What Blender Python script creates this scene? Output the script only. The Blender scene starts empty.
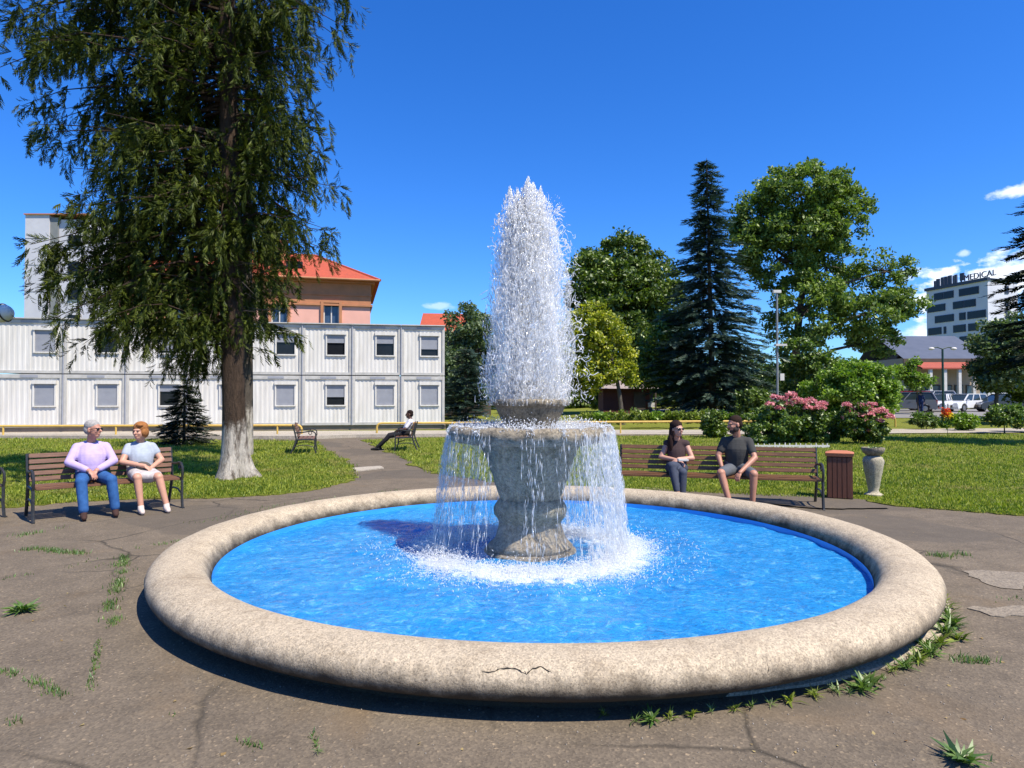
import bpy, bmesh, math, random
import numpy as np
from mathutils import Vector, Matrix, Euler
R = math.radians
rng = np.random.default_rng(7)
random.seed(7)
scene = bpy.context.scene
COL = scene.collection

# ------------------------------------------------------------------ camera
FPX, CAMZ, PITCH = 672.0, 1.65, math.atan(12.5/672)
HOR = 396.5
cam_d = bpy.data.cameras.new('camera'); cam = bpy.data.objects.new('camera', cam_d); COL.objects.link(cam)
cam_d.sensor_width = 36; cam_d.lens = FPX/1024*36; cam_d.clip_end = 6000; cam_d.clip_start = 0.05
cam.location = (0, 0, CAMZ); cam.rotation_euler = (math.pi/2 + PITCH, 0, 0)
scene.camera = cam
# ------------------------------------------------------------------ light
SUN_EL = R(57); SUN_DIR = (0.78, -0.63)          # horizontal direction towards the sun
sl = bpy.data.lights.new('sun', 'SUN'); sl.energy = 5.0; sl.angle = R(0.53); sl.color = (1, .915, .775)
so = bpy.data.objects.new('sun', sl); COL.objects.link(so); so.location = (20, -20, 40)
h_ = Vector((SUN_DIR[0], SUN_DIR[1], 0)).normalized()
sd = Vector((h_.x*math.cos(SUN_EL), h_.y*math.cos(SUN_EL), math.sin(SUN_EL)))
so.rotation_euler = sd.to_track_quat('Z', 'Y').to_euler()
w = bpy.data.worlds.new('World'); scene.world = w; w.use_nodes = True
nt = w.node_tree; nt.nodes.clear()
def N(t, typ, **kw):
    n = t.nodes.new(typ)
    for k, v in kw.items():
        if k.startswith('i_'):
            n.inputs[k[2:].replace('_', ' ')].default_value = v
        else: setattr(n, k, v)
    return n
def math_n(t, op, a, b=None, clamp=False):
    n = t.nodes.new('ShaderNodeMath'); n.operation = op; n.use_clamp = clamp
    for i, x in enumerate((a, b)):
        if x is None: continue
        if isinstance(x, (int, float)): n.inputs[i].default_value = x
        else: t.links.new(x, n.inputs[i])
    return n.outputs[0]
sky = N(nt, 'ShaderNodeTexSky', sky_type='NISHITA', sun_disc=False, sun_elevation=SUN_EL,
        sun_rotation=math.atan2(SUN_DIR[0], SUN_DIR[1]), altitude=300, air_density=1.0, dust_density=.4, ozone_density=3.0)
gam = N(nt, 'ShaderNodeGamma'); gam.inputs[1].default_value = 1.0
hsv = N(nt, 'ShaderNodeHueSaturation'); hsv.inputs['Saturation'].default_value = 1.30
nt.links.new(sky.outputs[0], gam.inputs[0]); nt.links.new(gam.outputs[0], hsv.inputs['Color'])
mul = N(nt, 'ShaderNodeMix', data_type='RGBA', blend_type='MULTIPLY'); mul.inputs[0].default_value = 1
mul.inputs[7].default_value = (.62, .98, 1.50, 1)
nt.links.new(hsv.outputs[0], mul.inputs[6])
# clouds, by direction in the sky
tc = N(nt, 'ShaderNodeTexCoord'); sx = N(nt, 'ShaderNodeSeparateXYZ'); nt.links.new(tc.outputs['Generated'], sx.inputs[0])
az = math_n(nt, 'ARCTAN2', sx.outputs[0], sx.outputs[1]); el = math_n(nt, 'ARCSINE', sx.outputs[2])
cmb = N(nt, 'ShaderNodeCombineXYZ'); nt.links.new(az, cmb.inputs[0]); nt.links.new(math_n(nt, 'MULTIPLY', el, 1.8), cmb.inputs[1])
ns = N(nt, 'ShaderNodeTexNoise', i_Scale=26.0, i_Detail=8.0, i_Roughness=.6); nt.links.new(cmb.outputs[0], ns.inputs['Vector'])
nz = math_n(nt, 'SUBTRACT', ns.outputs[0], .5)
tot = None
def azel(px, py):
    return math.atan((px-512)/FPX), math.atan((396.5-py)/math.hypot(FPX, px-512))
for px, py, a, b, s in ((975, 288, .095, .030, 1.3), (1040, 265, .06, .03, 1.0), (1016, 190, .03, .010, .75), (925, 335, .045, .012, .8),
                        (966, 252, .008, .006, .45), (438, 306, .022, .006, .35), (1180, 230, .12, .03, 1.0)):
    a0, e0 = azel(px, py)
    u = math_n(nt, 'DIVIDE', math_n(nt, 'SUBTRACT', az, a0), a); v = math_n(nt, 'DIVIDE', math_n(nt, 'SUBTRACT', el, e0), b)
    d = math_n(nt, 'SQRT', math_n(nt, 'ADD', math_n(nt, 'MULTIPLY', u, u), math_n(nt, 'MULTIPLY', v, v)))
    m = math_n(nt, 'ADD', math_n(nt, 'SUBTRACT', 1.0, d), math_n(nt, 'MULTIPLY', nz, 3.2))
    m = math_n(nt, 'MULTIPLY', math_n(nt, 'MULTIPLY', m, 1.6, True), s)
    tot = m if tot is None else math_n(nt, 'MAXIMUM', tot, m)
mc = N(nt, 'ShaderNodeMix', data_type='RGBA'); nt.links.new(tot, mc.inputs[0]); nt.links.new(mul.outputs[2], mc.inputs[6])
mc.inputs[7].default_value = (9.0, 9.6, 10.6, 1)
bg = N(nt, 'ShaderNodeBackground'); bg.inputs[1].default_value = 0.092
nt.links.new(mc.outputs[2], bg.inputs[0]); wo = N(nt, 'ShaderNodeOutputWorld'); nt.links.new(bg.outputs[0], wo.inputs[0])
vs = scene.view_settings; vs.view_transform = 'Standard'; vs.look = 'None'; vs.gamma = 1; vs.exposure = 0.68; vs.use_curve_mapping = False

# ------------------------------------------------------------------ helpers
def HG(x, y):            # gentle rise of the ground towards the car park, right and far
    def ss(t): t = min(1, max(0, t)); return t*t*(3-2*t)
    return .38*ss((y-38)/16)*ss((x-2)/14)
def ray(px, py):
    c, s = math.cos(PITCH), math.sin(PITCH); u = (384-py)/FPX
    return Vector(((px-512)/FPX, c - s*u, s + c*u))
def HP(x, y):            # the paving swells very slightly towards the basin
    t = min(1, max(0, 1-(math.hypot(x-.24, y-6.59)-3.4)/2.6)); return .075*t*t*(3-2*t)
def G(px, py):
    d = ray(px, py); h = 0
    for _ in range(6):
        t = (h-CAMZ)/min(d.z, -1e-4); h = HP(d.x*t, d.y*t)
    return Vector((d.x*t, d.y*t, h))
def P(px, py, Y):
    d = ray(px, py); t = Y/d.y
    return Vector((d.x*t, Y, CAMZ + d.z*t))
def X(px, Y): return (px-512)/FPX*Y
def Z(py, Y): return CAMZ + (HOR-py)/FPX*Y

def lin(c):
    return tuple(((v/255)/12.92 if v/255 <= .04045 else ((v/255+.055)/1.055)**2.4) for v in c) + (1,)
MATS = {}
def newmat(name):
    m = bpy.data.materials.new(name); m.use_nodes = True; t = m.node_tree; t.nodes.clear()
    o = t.nodes.new('ShaderNodeOutputMaterial'); MATS[name] = m
    return m, t, o
def coords(t, kind='Object', scale=(1, 1, 1)):
    tc = t.nodes.new('ShaderNodeTexCoord'); mp = t.nodes.new('ShaderNodeMapping'); mp.inputs['Scale'].default_value = scale
    t.links.new(tc.outputs[kind], mp.inputs[0]); return mp.outputs[0]
def geo_pos(t, scale=(1, 1, 1)):
    g = t.nodes.new('ShaderNodeNewGeometry'); mp = t.nodes.new('ShaderNodeMapping'); mp.inputs['Scale'].default_value = scale
    t.links.new(g.outputs['Position'], mp.inputs[0]); return mp.outputs[0]
def noise(t, vec, scale, detail=5, rough=.55, dist=0):
    n = N(t, 'ShaderNodeTexNoise'); n.inputs['Scale'].default_value = scale; n.inputs['Detail'].default_value = detail
    n.inputs['Roughness'].default_value = rough; n.inputs['Distortion'].default_value = dist
    t.links.new(vec, n.inputs['Vector']); return n.outputs[0]
def ramp(t, fac, stops):
    r = t.nodes.new('ShaderNodeValToRGB'); t.links.new(fac, r.inputs[0]); cr = r.color_ramp
    while len(cr.elements) < len(stops): cr.elements.new(.5)
    for e, (p, c) in zip(cr.elements, stops):
        e.position = p; e.color = c if len(c) == 4 else (*c, 1)
    return r.outputs[0]
def mix(t, fac, a, b, blend='MIX'):
    m = t.nodes.new('ShaderNodeMix'); m.data_type = 'RGBA'; m.blend_type = blend
    for i, x in ((0, fac), (6, a), (7, b)):
        if isinstance(x, (int, float)): m.inputs[i].default_value = x
        elif isinstance(x, tuple): m.inputs[i].default_value = x if len(x) == 4 else (*x, 1)
        else: t.links.new(x, m.inputs[i])
    return m.outputs[2]
def bump(t, h, strength=.3, dist=.01, normal=None):
    b = t.nodes.new('ShaderNodeBump'); b.inputs['Strength'].default_value = strength; b.inputs['Distance'].default_value = dist
    t.links.new(h, b.inputs['Height'])
    if normal is not None: t.links.new(normal, b.inputs['Normal'])
    return b.outputs[0]
def pbsdf(t, o, col, rough=.6, normal=None, **kw):
    p = t.nodes.new('ShaderNodeBsdfPrincipled')
    if isinstance(col, tuple): p.inputs['Base Color'].default_value = col if len(col) == 4 else (*col, 1)
    else: t.links.new(col, p.inputs['Base Color'])
    if isinstance(rough, (int, float)): p.inputs['Roughness'].default_value = rough
    else: t.links.new(rough, p.inputs['Roughness'])
    if normal is not None: t.links.new(normal, p.inputs['Normal'])
    for k, v in kw.items(): p.inputs[k.replace('_', ' ')].default_value = v
    if o: t.links.new(p.outputs[0], o.inputs[0])
    return p
def simple(name, c1, c2=None, scale=6, rough=.6, bstr=.25, bdist=.005, bscale=None, stretch=(1, 1, 1), metallic=0, space='Object', spec=.5):
    m, t, o = newmat(name); v = coords(t, space, stretch)
    c2 = c2 or tuple(x*.75 for x in c1[:3])
    n = noise(t, v, scale, 6, .6); col = ramp(t, n, ((.3, c1), (.7, c2)))
    b = bump(t, noise(t, v, bscale or scale*4, 5), bstr, bdist)
    p = pbsdf(t, o, col, rough, b); p.inputs['Metallic'].default_value = metallic; p.inputs['Specular IOR Level'].default_value = spec
    return m

class MB:
    def __init__(s): s.v = []; s.f = []; s.n = 0
    def add(s, v, f):
        s.v.extend([tuple(x) for x in v]); s.f.extend([tuple(i+s.n for i in q) for q in f]); s.n += len(v); return s
    def box(s, c, d, rz=0, M=None):
        x, y, z = d[0]/2, d[1]/2, d[2]/2
        vs = [Vector((i*x, j*y, k*z)) for k in (-1, 1) for j in (-1, 1) for i in (-1, 1)]
        if M is not None: vs = [M @ v for v in vs]
        if rz: rm = Matrix.Rotation(rz, 3, 'Z'); vs = [rm @ v for v in vs]
        return s.add([v+Vector(c) for v in vs], [(0,2,3,1),(4,5,7,6),(0,1,5,4),(2,6,7,3),(0,4,6,2),(1,3,7,5)])
    def beam(s, a, b, wd, th):       # box between two points
        a, b = Vector(a), Vector(b); d = b-a; q = d.to_track_quat('X', 'Z').to_matrix()
        return s.box((a+b)/2, (d.length, wd, th), M=q)
    def tube(s, path, rad, n=8, cap=True):
        pts = [Vector(p) for p in path]; k = len(pts)
        if not hasattr(rad, '__len__'): rad = [rad]*k
        vs = []; up = Vector((0, 0, 1))
        prev = None
        for i, p in enumerate(pts):
            d = (pts[min(i+1, k-1)]-pts[max(i-1, 0)]).normalized()
            if prev is None:
                a = d.orthogonal().normalized()
            else:
                a = (prev - d*prev.dot(d)); a = a.normalized() if a.length > 1e-6 else d.orthogonal().normalized()
            prev = a; b = d.cross(a)
            for j in range(n):
                t = 2*math.pi*j/n; vs.append(p+(a*math.cos(t)+b*math.sin(t))*rad[i])
        fs = [(i*n+j, i*n+(j+1) % n, (i+1)*n+(j+1) % n, (i+1)*n+j) for i in range(k-1) for j in range(n)]
        if cap: fs += [tuple(range(n-1, -1, -1)), tuple((k-1)*n+j for j in range(n))]
        return s.add(vs, fs)
    def lathe(s, prof, n=48, c=(0, 0, 0), fn=None, closed=False):
        vs = []; k = len(prof)
        for i, (r, z) in enumerate(prof):
            for j in range(n):
                a = 2*math.pi*j/n; rr = r; zz = z
                if fn: rr, zz = fn(r, z, a)
                vs.append((c[0]+rr*math.cos(a), c[1]+rr*math.sin(a), c[2]+zz))
        kk = k if closed else k-1
        fs = [(i*n+j, i*n+(j+1) % n, ((i+1) % k)*n+(j+1) % n, ((i+1) % k)*n+j) for i in range(kk) for j in range(n)]
        if not closed:
            if prof[0][0] > 1e-4: fs.append(tuple(range(n-1, -1, -1)))
            if prof[-1][0] > 1e-4: fs.append(tuple((k-1)*n+j for j in range(n)))
        return s.add(vs, fs)
    def prism(s, poly, y0, y1, M=None):    # poly in (x,z), extruded along y
        n = len(poly); vs = [Vector((x, y0, z)) for x, z in poly]+[Vector((x, y1, z)) for x, z in poly]
        if M is not None: vs = [M @ v for v in vs]
        fs = [tuple(range(n)), tuple(range(2*n-1, n-1, -1))]+[(i, n+i, n+(i+1) % n, (i+1) % n) for i in range(n)]
        return s.add(vs, fs)
    def ball(s, c, r, n=12, m=8):
        if not hasattr(r, '__len__'): r = (r, r, r)
        vs = [(c[0], c[1], c[2]-r[2])]
        for i in range(1, m):
            t = -math.pi/2+math.pi*i/m
            for j in range(n):
                a = 2*math.pi*j/n; vs.append((c[0]+r[0]*math.cos(t)*math.cos(a), c[1]+r[1]*math.cos(t)*math.sin(a), c[2]+r[2]*math.sin(t)))
        vs.append((c[0], c[1], c[2]+r[2])); L = len(vs)-1
        fs = [(0, 1+(j+1) % n, 1+j) for j in range(n)]
        fs += [(1+i*n+j, 1+i*n+(j+1) % n, 1+(i+1)*n+(j+1) % n, 1+(i+1)*n+j) for i in range(m-2) for j in range(n)]
        fs += [(1+(m-2)*n+j, 1+(m-2)*n+(j+1) % n, L) for j in range(n)]
        return s.add(vs, fs)
    def build(s, name, mat, parent=None, loc=(0, 0, 0), rz=0, smooth=False, bevel=0, seg=2, angle=35):
        me = bpy.data.meshes.new(name); me.from_pydata([tuple(v) for v in s.v], [], s.f); me.materials.append(mat)
        bm = bmesh.new(); bm.from_mesh(me); bmesh.ops.recalc_face_normals(bm, faces=bm.faces)
        if bevel: bmesh.ops.bevel(bm, geom=[e for e in bm.edges if e.is_manifold and e.calc_face_angle(0) > R(25)], offset=bevel, segments=seg, affect='EDGES', clamp_overlap=True)
        bm.to_mesh(me); bm.free()
        if smooth: me.shade_smooth(); 
        if smooth: me.set_sharp_from_angle(angle=R(angle))
        o = bpy.data.objects.new(name, me); COL.objects.link(o); o.location = loc; o.rotation_euler = (0, 0, rz); o.parent = parent
        return o
def np_obj(name, V, F, mat, parent=None, loc=(0, 0, 0), smooth=False):
    V = np.asarray(V, np.float32); F = np.asarray(F, np.int32); k = F.shape[1]
    me = bpy.data.meshes.new(name); me.vertices.add(len(V)); me.vertices.foreach_set('co', V.ravel())
    me.loops.add(F.size); me.loops.foreach_set('vertex_index', F.ravel())
    me.polygons.add(len(F)); me.polygons.foreach_set('loop_start', np.arange(0, F.size, k, dtype=np.int32))
    me.materials.append(mat); me.update(calc_edges=True); me.validate()
    if smooth: me.shade_smooth()
    o = bpy.data.objects.new(name, me); COL.objects.link(o); o.parent = parent; o.location = loc
    return o
def inst(TV, TF, Ms, Os):     # template verts/faces, (N,3,3) matrices (columns = axes), (N,3) offsets
    V = np.einsum('nij,kj->nki', Ms, TV)+Os[:, None, :]
    F = TF[None]+(np.arange(len(Os))*len(TV))[:, None, None]
    return V.reshape(-1, 3), F.reshape(-1, TF.shape[1])
def frames(d, up=None):       # matrices whose first column is d, random roll
    d = d/np.linalg.norm(d, axis=1, keepdims=True)
    a = rng.normal(size=d.shape) if up is None else up
    b = np.cross(d, a); b /= np.linalg.norm(b, axis=1, keepdims=True)+1e-9
    return np.stack([d, b, np.cross(d, b)], axis=2)
def thing(name, label, cat, loc=(0, 0, 0), rz=0, group=None, kind=None):
    o = bpy.data.objects.new(name, None); COL.objects.link(o); o.location = loc; o.rotation_euler = (0, 0, rz); o.empty_display_size = .2
    return tag(o, label, cat, group, kind)
def tag(o, label, cat=None, group=None, kind=None):
    o['label'] = label
    if cat: o['category'] = cat
    if group: o['group'] = group
    if kind: o['kind'] = kind
    return o
def copy_tree(o, parent=None):
    kids = [c for c in COL.objects if c.parent == o]
    c = o.copy(); COL.objects.link(c)
    if parent is not None: c.parent = parent
    for k in kids: copy_tree(k, c)
    return c

# ------------------------------------------------------------------ materials
def asphalt_mat():
    m, t, o = newmat('worn_asphalt'); v = geo_pos(t)
    big = noise(t, v, .45, 6, .6, .6); mid = noise(t, v, 3.0, 7, .65); fine = noise(t, v, 70, 4, .7)
    c = ramp(t, big, ((.3, (.118, .094, .066)), (.55, (.152, .120, .082)), (.75, (.20, .160, .110))))
    c = mix(t, .5, c, ramp(t, mid, ((.3, (.085, .070, .053)), (.7, (.19, .155, .115)))))
    vo = N(t, 'ShaderNodeTexVoronoi'); vo.inputs['Scale'].default_value = 85; t.links.new(v, vo.inputs['Vector'])
    peb = ramp(t, vo.outputs['Color'], ((.0, (.55, .55, .56)), (.6, (.95, .95, .95)), (.86, (1.2, 1.18, 1.12)), (.97, (2.3, 2.15, 1.9))))
    c = mix(t, .8, c, peb, 'MULTIPLY')
    # cracks: edges of large distorted cells
    wv = mix(t, .12, v, N(t, 'ShaderNodeTexNoise', i_Scale=1.6, i_Detail=6.0).outputs[1])
    nn = t.nodes.new('ShaderNodeTexNoise'); nn.inputs['Scale'].default_value = 1.3; nn.inputs['Detail'].default_value = 8; t.links.new(v, nn.inputs['Vector'])
    wv = mix(t, .35, v, nn.outputs[1], 'ADD')
    ve = N(t, 'ShaderNodeTexVoronoi', feature='DISTANCE_TO_EDGE'); ve.inputs['Scale'].default_value = .55; t.links.new(wv, ve.inputs['Vector'])
    cr = ramp(t, ve.outputs[0], ((.0, (1, 1, 1)), (.012, (0, 0, 0))))
    gate = ramp(t, noise(t, v, .35, 3), ((.45, (0, 0, 0)), (.6, (1, 1, 1))))
    cr = mix(t, 1.0, cr, gate, 'MULTIPLY')
    c = mix(t, cr, c, (.035, .030, .022))
    stain = ramp(t, noise(t, v, .9, 5, .6, 1.0), ((.57, (0, 0, 0)), (.75, (.6, .6, .6))))
    c = mix(t, stain, c, (.15, .105, .060))
    rep = ramp(t, noise(t, v, .28, 2, .4, .3), ((.555, (0, 0, 0)), (.565, (.55, .55, .55)))); c = mix(t, rep, c, (.085, .072, .056))
    lt = ramp(t, noise(t, v, 14, 6, .75, .6), ((.60, (0, 0, 0)), (.70, (.5, .5, .5)))); lt = mix(t, 1.0, lt, ramp(t, noise(t, v, .7, 3), ((.45, (0, 0, 0)), (.6, (1, 1, 1)))), 'MULTIPLY'); c = mix(t, lt, c, (.27, .21, .13))
    hgt = mix(t, .5, fine, vo.outputs['Distance'])
    b = bump(t, hgt, .55, .006); b = bump(t, mid, .5, .02, b); b = bump(t, math_n(t, 'SUBTRACT', 1.0, cr), .6, .012, b)
    pbsdf(t, o, c, .92, b, Specular_IOR_Level=.25); return m
def lawn_mat(name, dry=.4):
    m, t, o = newmat(name); v = geo_pos(t)
    c = ramp(t, noise(t, v, .8, 6, .62, .4), ((.3, (.12, .15, .012)), (.52, (.18, .20, .022)), (.72, (.25, .22, .06))))
    c = mix(t, .55, c, ramp(t, noise(t, v, 9, 7, .7), ((.3, (.05, .08, .009)), (.7, (.25, .25, .055)))))
    b = bump(t, noise(t, v, 40, 5, .7), .9, .05)
    pbsdf(t, o, c, .95, b, Specular_IOR_Level=.1); return m
def leaf_mat(name, dark, light, trans=.3, gl=.03, nscale=.6, tcol=None):
    m, t, o = newmat(name); g = t.nodes.new('ShaderNodeNewGeometry'); v = geo_pos(t)
    f = math_n(t, 'ADD', math_n(t, 'MULTIPLY', g.outputs['Random Per Island'], .55), math_n(t, 'MULTIPLY', noise(t, v, nscale, 4), .5))
    c = ramp(t, f, ((.25, dark), (.85, light)))
    d = t.nodes.new('ShaderNodeBsdfDiffuse'); t.links.new(c, d.inputs[0])
    tr = t.nodes.new('ShaderNodeBsdfTranslucent'); tc_ = mix(t, 1.0, c, tcol or (1.25, 1.5, .55), 'MULTIPLY'); t.links.new(tc_, tr.inputs[0])
    m1 = t.nodes.new('ShaderNodeMixShader'); m1.inputs[0].default_value = trans; t.links.new(d.outputs[0], m1.inputs[1]); t.links.new(tr.outputs[0], m1.inputs[2])
    gs = t.nodes.new('ShaderNodeBsdfGlossy'); gs.inputs['Roughness'].default_value = .5; gs.inputs[0].default_value = (.75, .8, .7, 1)
    m2 = t.nodes.new('ShaderNodeMixShader'); m2.inputs[0].default_value = gl; t.links.new(m1.outputs[0], m2.inputs[1]); t.links.new(gs.outputs[0], m2.inputs[2])
    t.links.new(m2.outputs[0], o.inputs[0]); return m
def concrete_mat(name, base, dark, pores=60, stain=.5, moss=None, bd=.006, zdark=None):
    m, t, o = newmat(name); v = coords(t)
    c = ramp(t, noise(t, v, 2.2, 8, .65, .5), ((.28, dark), (.5, base), (.8, tuple(min(1, x*1.18) for x in base))))
    c = mix(t, .45, c, ramp(t, noise(t, v, 28, 6, .7), ((.3, tuple(x*.7 for x in base)), (.7, tuple(min(1, x*1.2) for x in base)))))
    vo = N(t, 'ShaderNodeTexVoronoi'); vo.inputs['Scale'].default_value = pores; t.links.new(v, vo.inputs['Vector'])
    po = ramp(t, vo.outputs['Distance'], ((.08, (.35, .33, .3)), (.22, (1, 1, 1))))
    c = mix(t, .55, c, po, 'MULTIPLY')
    sp = N(t, 'ShaderNodeTexVoronoi'); sp.inputs['Scale'].default_value = pores*1.7; t.links.new(v, sp.inputs['Vector'])
    c = mix(t, .8, c, ramp(t, sp.outputs['Color'], ((.1, (.55, .54, .52)), (.5, (.95, .95, .95)), (.85, (1.3, 1.27, 1.2)))), 'MULTIPLY')
    st = ramp(t, noise(t, v, 5, 7, .7, 1.2), ((.52, (0, 0, 0)), (.72, (1, 1, 1))))
    c = mix(t, math_n(t, 'MULTIPLY', st, stain), c, moss or tuple(x*.45 for x in dark))
    pt_ = N(t, 'ShaderNodeTexVoronoi'); pt_.inputs['Scale'].default_value = pores*.33; t.links.new(v, pt_.inputs['Vector'])
    pk = ramp(t, pt_.outputs['Distance'], ((.10, (.30, .26, .2)), (.17, (1, 1, 1)))); pk = mix(t, ramp(t, noise(t, v, 3, 5), ((.45, (0, 0, 0)), (.62, (1, 1, 1)))), (1, 1, 1), pk); c = mix(t, .8, c, pk, 'MULTIPLY')
    b = bump(t, noise(t, v, 90, 5, .7), .5, bd); b = bump(t, po, .4, bd*.6, b); b = bump(t, noise(t, v, 9, 6), .5, bd*3, b)
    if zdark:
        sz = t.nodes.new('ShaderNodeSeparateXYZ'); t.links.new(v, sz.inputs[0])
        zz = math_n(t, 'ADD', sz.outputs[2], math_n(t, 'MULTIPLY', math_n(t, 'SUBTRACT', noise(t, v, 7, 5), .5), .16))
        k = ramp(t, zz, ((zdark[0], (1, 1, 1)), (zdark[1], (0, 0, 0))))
        c = mix(t, math_n(t, 'MULTIPLY', k, .95), c, (.030, .022, .014))  # low band: mossy grime plus the overhang's shade painted dark
    pbsdf(t, o, c, .85, b, Specular_IOR_Level=.3); return m
M_asph = asphalt_mat(); M_lawn = lawn_mat('lawn_soil')
M_grass = leaf_mat('grass_blades', (.045, .105, .006), (.40, .43, .055), .35, .03, .9)
def _straw(m):       # dry straw patches among the green blades
    t = m.node_tree; d = [n for n in t.nodes if n.type == 'BSDF_DIFFUSE'][0]; src = d.inputs[0].links[0].from_socket; v = geo_pos(t)
    k = ramp(t, noise(t, v, .8, 5, .65, .5), ((.52, (0, 0, 0)), (.68, (.75, .75, .75)))); c = mix(t, k, src, (.34, .26, .10)); k2 = ramp(t, noise(t, v, 1.7, 4, .6), ((.56, (0, 0, 0)), (.70, (.6, .6, .6)))); c = mix(t, k2, c, (.035, .08, .006)); t.links.new(c, d.inputs[0])
_straw(M_grass)
M_weed = leaf_mat('weed_leaf', (.045, .11, .015), (.16, .24, .05), .3, .08, 3)
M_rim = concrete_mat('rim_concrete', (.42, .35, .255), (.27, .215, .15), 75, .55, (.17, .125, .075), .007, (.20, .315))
M_stone = concrete_mat('wet_stone', (.23, .215, .16), (.065, .064, .048), 34, .8, (.028, .032, .024), .014)
M_stone2 = concrete_mat('bowl_stone', (.25, .215, .16), (.11, .095, .07), 34, .7, (.045, .038, .028), .012)
M_foot = concrete_mat('footing_concrete', (.36, .31, .24), (.22, .18, .13), 60, .4)
M_patch = concrete_mat('asphalt_patch', (.22, .185, .14), (.16, .13, .10), 50, .3)
M_pale = concrete_mat('pale_concrete', (.38, .34, .28), (.26, .22, .17), 50, .3)
M_urn = concrete_mat('urn_concrete', (.40, .36, .27), (.24, .22, .15), 50, .5, (.13, .14, .06))
M_iron = simple('cast_iron', (.018, .019, .020), (.035, .036, .036), 20, .45, .2, .002)
M_wood = simple('bench_wood', (.20, .095, .050), (.095, .043, .024), 5, .5, .4, .003, 30, (1, 12, 12))
M_wood2 = simple('bench_wood_sunny', (.20, .092, .036), (.085, .038, .016), 5, .5, .4, .003, 30, (1, 12, 12))  # copy of the bench wood with the sun's warmth put into its colour
M_white = simple('container_panel', (.66, .64, .595), (.54, .515, .46), 2.2, .5, .1, .002, 30, (2.5, 2.5, .35))
M_frame = simple('container_frame', (.50, .485, .45), (.36, .35, .32), 3, .5, .1, .002)
M_shut = simple('grey_shutter', (.30, .31, .34), (.25, .26, .29), 3, .5, .1, .002)
M_darkglass = simple('dark_glass', (.010, .011, .014), (.016, .018, .022), 2, .12, 0, .001, spec=.25)
M_black = simple('black_gap', (.02, .02, .02), (.03, .03, .03), 5, .7)
M_yellow = simple('yellow_paint', (.62, .42, .09), (.50, .32, .07), 8, .5, .15, .002)
M_soil = simple('soil', (.05, .035, .022), (.085, .06, .04), 8, .95, .8, .03)
M_bluepaint = simple('blue_basin_paint', (.015, .22, .62), (.03, .32, .74), 1.6, .5, .2, .01)
def bark_mat(name, a, b, paint=None):
    m, t, o = newmat(name); v = coords(t, 'Object', (1, 1, .22))
    c = ramp(t, noise(t, v, 16, 8, .7, .6), ((.3, a), (.7, b))); nrm = bump(t, noise(t, v, 22, 7, .7, .8), 1.0, .05)
    if paint:
        ov = coords(t); sz = t.nodes.new('ShaderNodeSeparateXYZ'); t.links.new(ov, sz.inputs[0])
        zz = math_n(t, 'ADD', sz.outputs[2], math_n(t, 'MULTIPLY', math_n(t, 'SUBTRACT', noise(t, ov, 6, 6, .7), .5), .9))
        k = ramp(t, math_n(t, 'DIVIDE', zz, 4), ((paint/4-.03, (1, 1, 1)), (paint/4+.03, (0, 0, 0))))
        k = mix(t, 1.0, k, ramp(t, noise(t, v, 9, 6, .7), ((.38, (.10, .10, .10)), (.56, (1, 1, 1)))), 'MULTIPLY')
        c = mix(t, k, c, (.44, .40, .34))
    pbsdf(t, o, c, .9, nrm, Specular_IOR_Level=.2); return m
M_bark = bark_mat('spruce_bark', (.022, .015, .010), (.085, .055, .036), 1.05)
M_bark2 = bark_mat('grey_bark', (.05, .042, .034), (.12, .10, .08))
M_barkw = bark_mat('whitewashed_bark', (.05, .042, .034), (.12, .10, .08), 1.3)

# ------------------------------------------------------------------ ground
def struct(o, label): return tag(o, label, None, None, 'structure')
def ground():
    xs = np.unique(np.concatenate([np.linspace(-3000, -120, 12), np.linspace(-120, 120, 61), np.linspace(120, 3000, 12)]))
    ys = np.unique(np.concatenate([np.linspace(-300, -10, 6), np.linspace(-10, 120, 66), np.linspace(120, 4000, 14)]))
    V = np.array([(x, y, HG(x, y)-.03) for y in ys for x in xs]); nx = len(xs)
    F = np.array([(j*nx+i, j*nx+i+1, (j+1)*nx+i+1, (j+1)*nx+i) for j in range(len(ys)-1) for i in range(nx-1)])
    struct(np_obj('ground', V, F, M_lawn), 'grassy ground reaching the horizon')
ground()
def ragged(pts, step=.12, amp=.05, z=0.0, closed=True):
    out = []; n = len(pts); rr = random.Random(len(pts)*13+int(abs(pts[0][0]*10)))
    for i in range(n):
        a, b = Vector(pts[i]), Vector(pts[(i+1) % n]); L = (b-a).length; k = max(1, int(L/step)); k = min(k, 400)
        nrm = Vector((-(b-a).y, (b-a).x))/max(L, 1e-6); q1, q2 = rr.uniform(0, 6), rr.uniform(0, 6)
        for j in range(k):
            p = a.lerp(b, j/k); out.append(p+nrm*(rr.uniform(-amp, amp)+amp*1.6*(math.sin(j*step*2.3+q1)+.6*math.sin(j*step*5.1+q2))*min(1, j/6, (k-j)/6))*(1 if j else .3))
    return out
def sheet(name, pts, z, mat, amp=.05, step=.12, thick=0):
    from mathutils.geometry import tessellate_polygon
    p = ragged([tuple(q)[:2] for q in pts], step, amp)
    tris = tessellate_polygon([[Vector((a.x, a.y, 0)) for a in p]])
    V = [(a.x, a.y, z+HP(a.x, a.y)) for a in p]; F = [tuple(t) for t in tris]
    mb = MB(); mb.add(V, F)
    if thick:
        n = len(p); mb.add([(a.x, a.y, z+HP(a.x, a.y)) for a in p]+[(a.x, a.y, z-thick+HP(a.x, a.y)) for a in p], [(i, (i+1) % n, n+(i+1) % n, n+i) for i in range(n)])
    return mb.build(name, mat)
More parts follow.
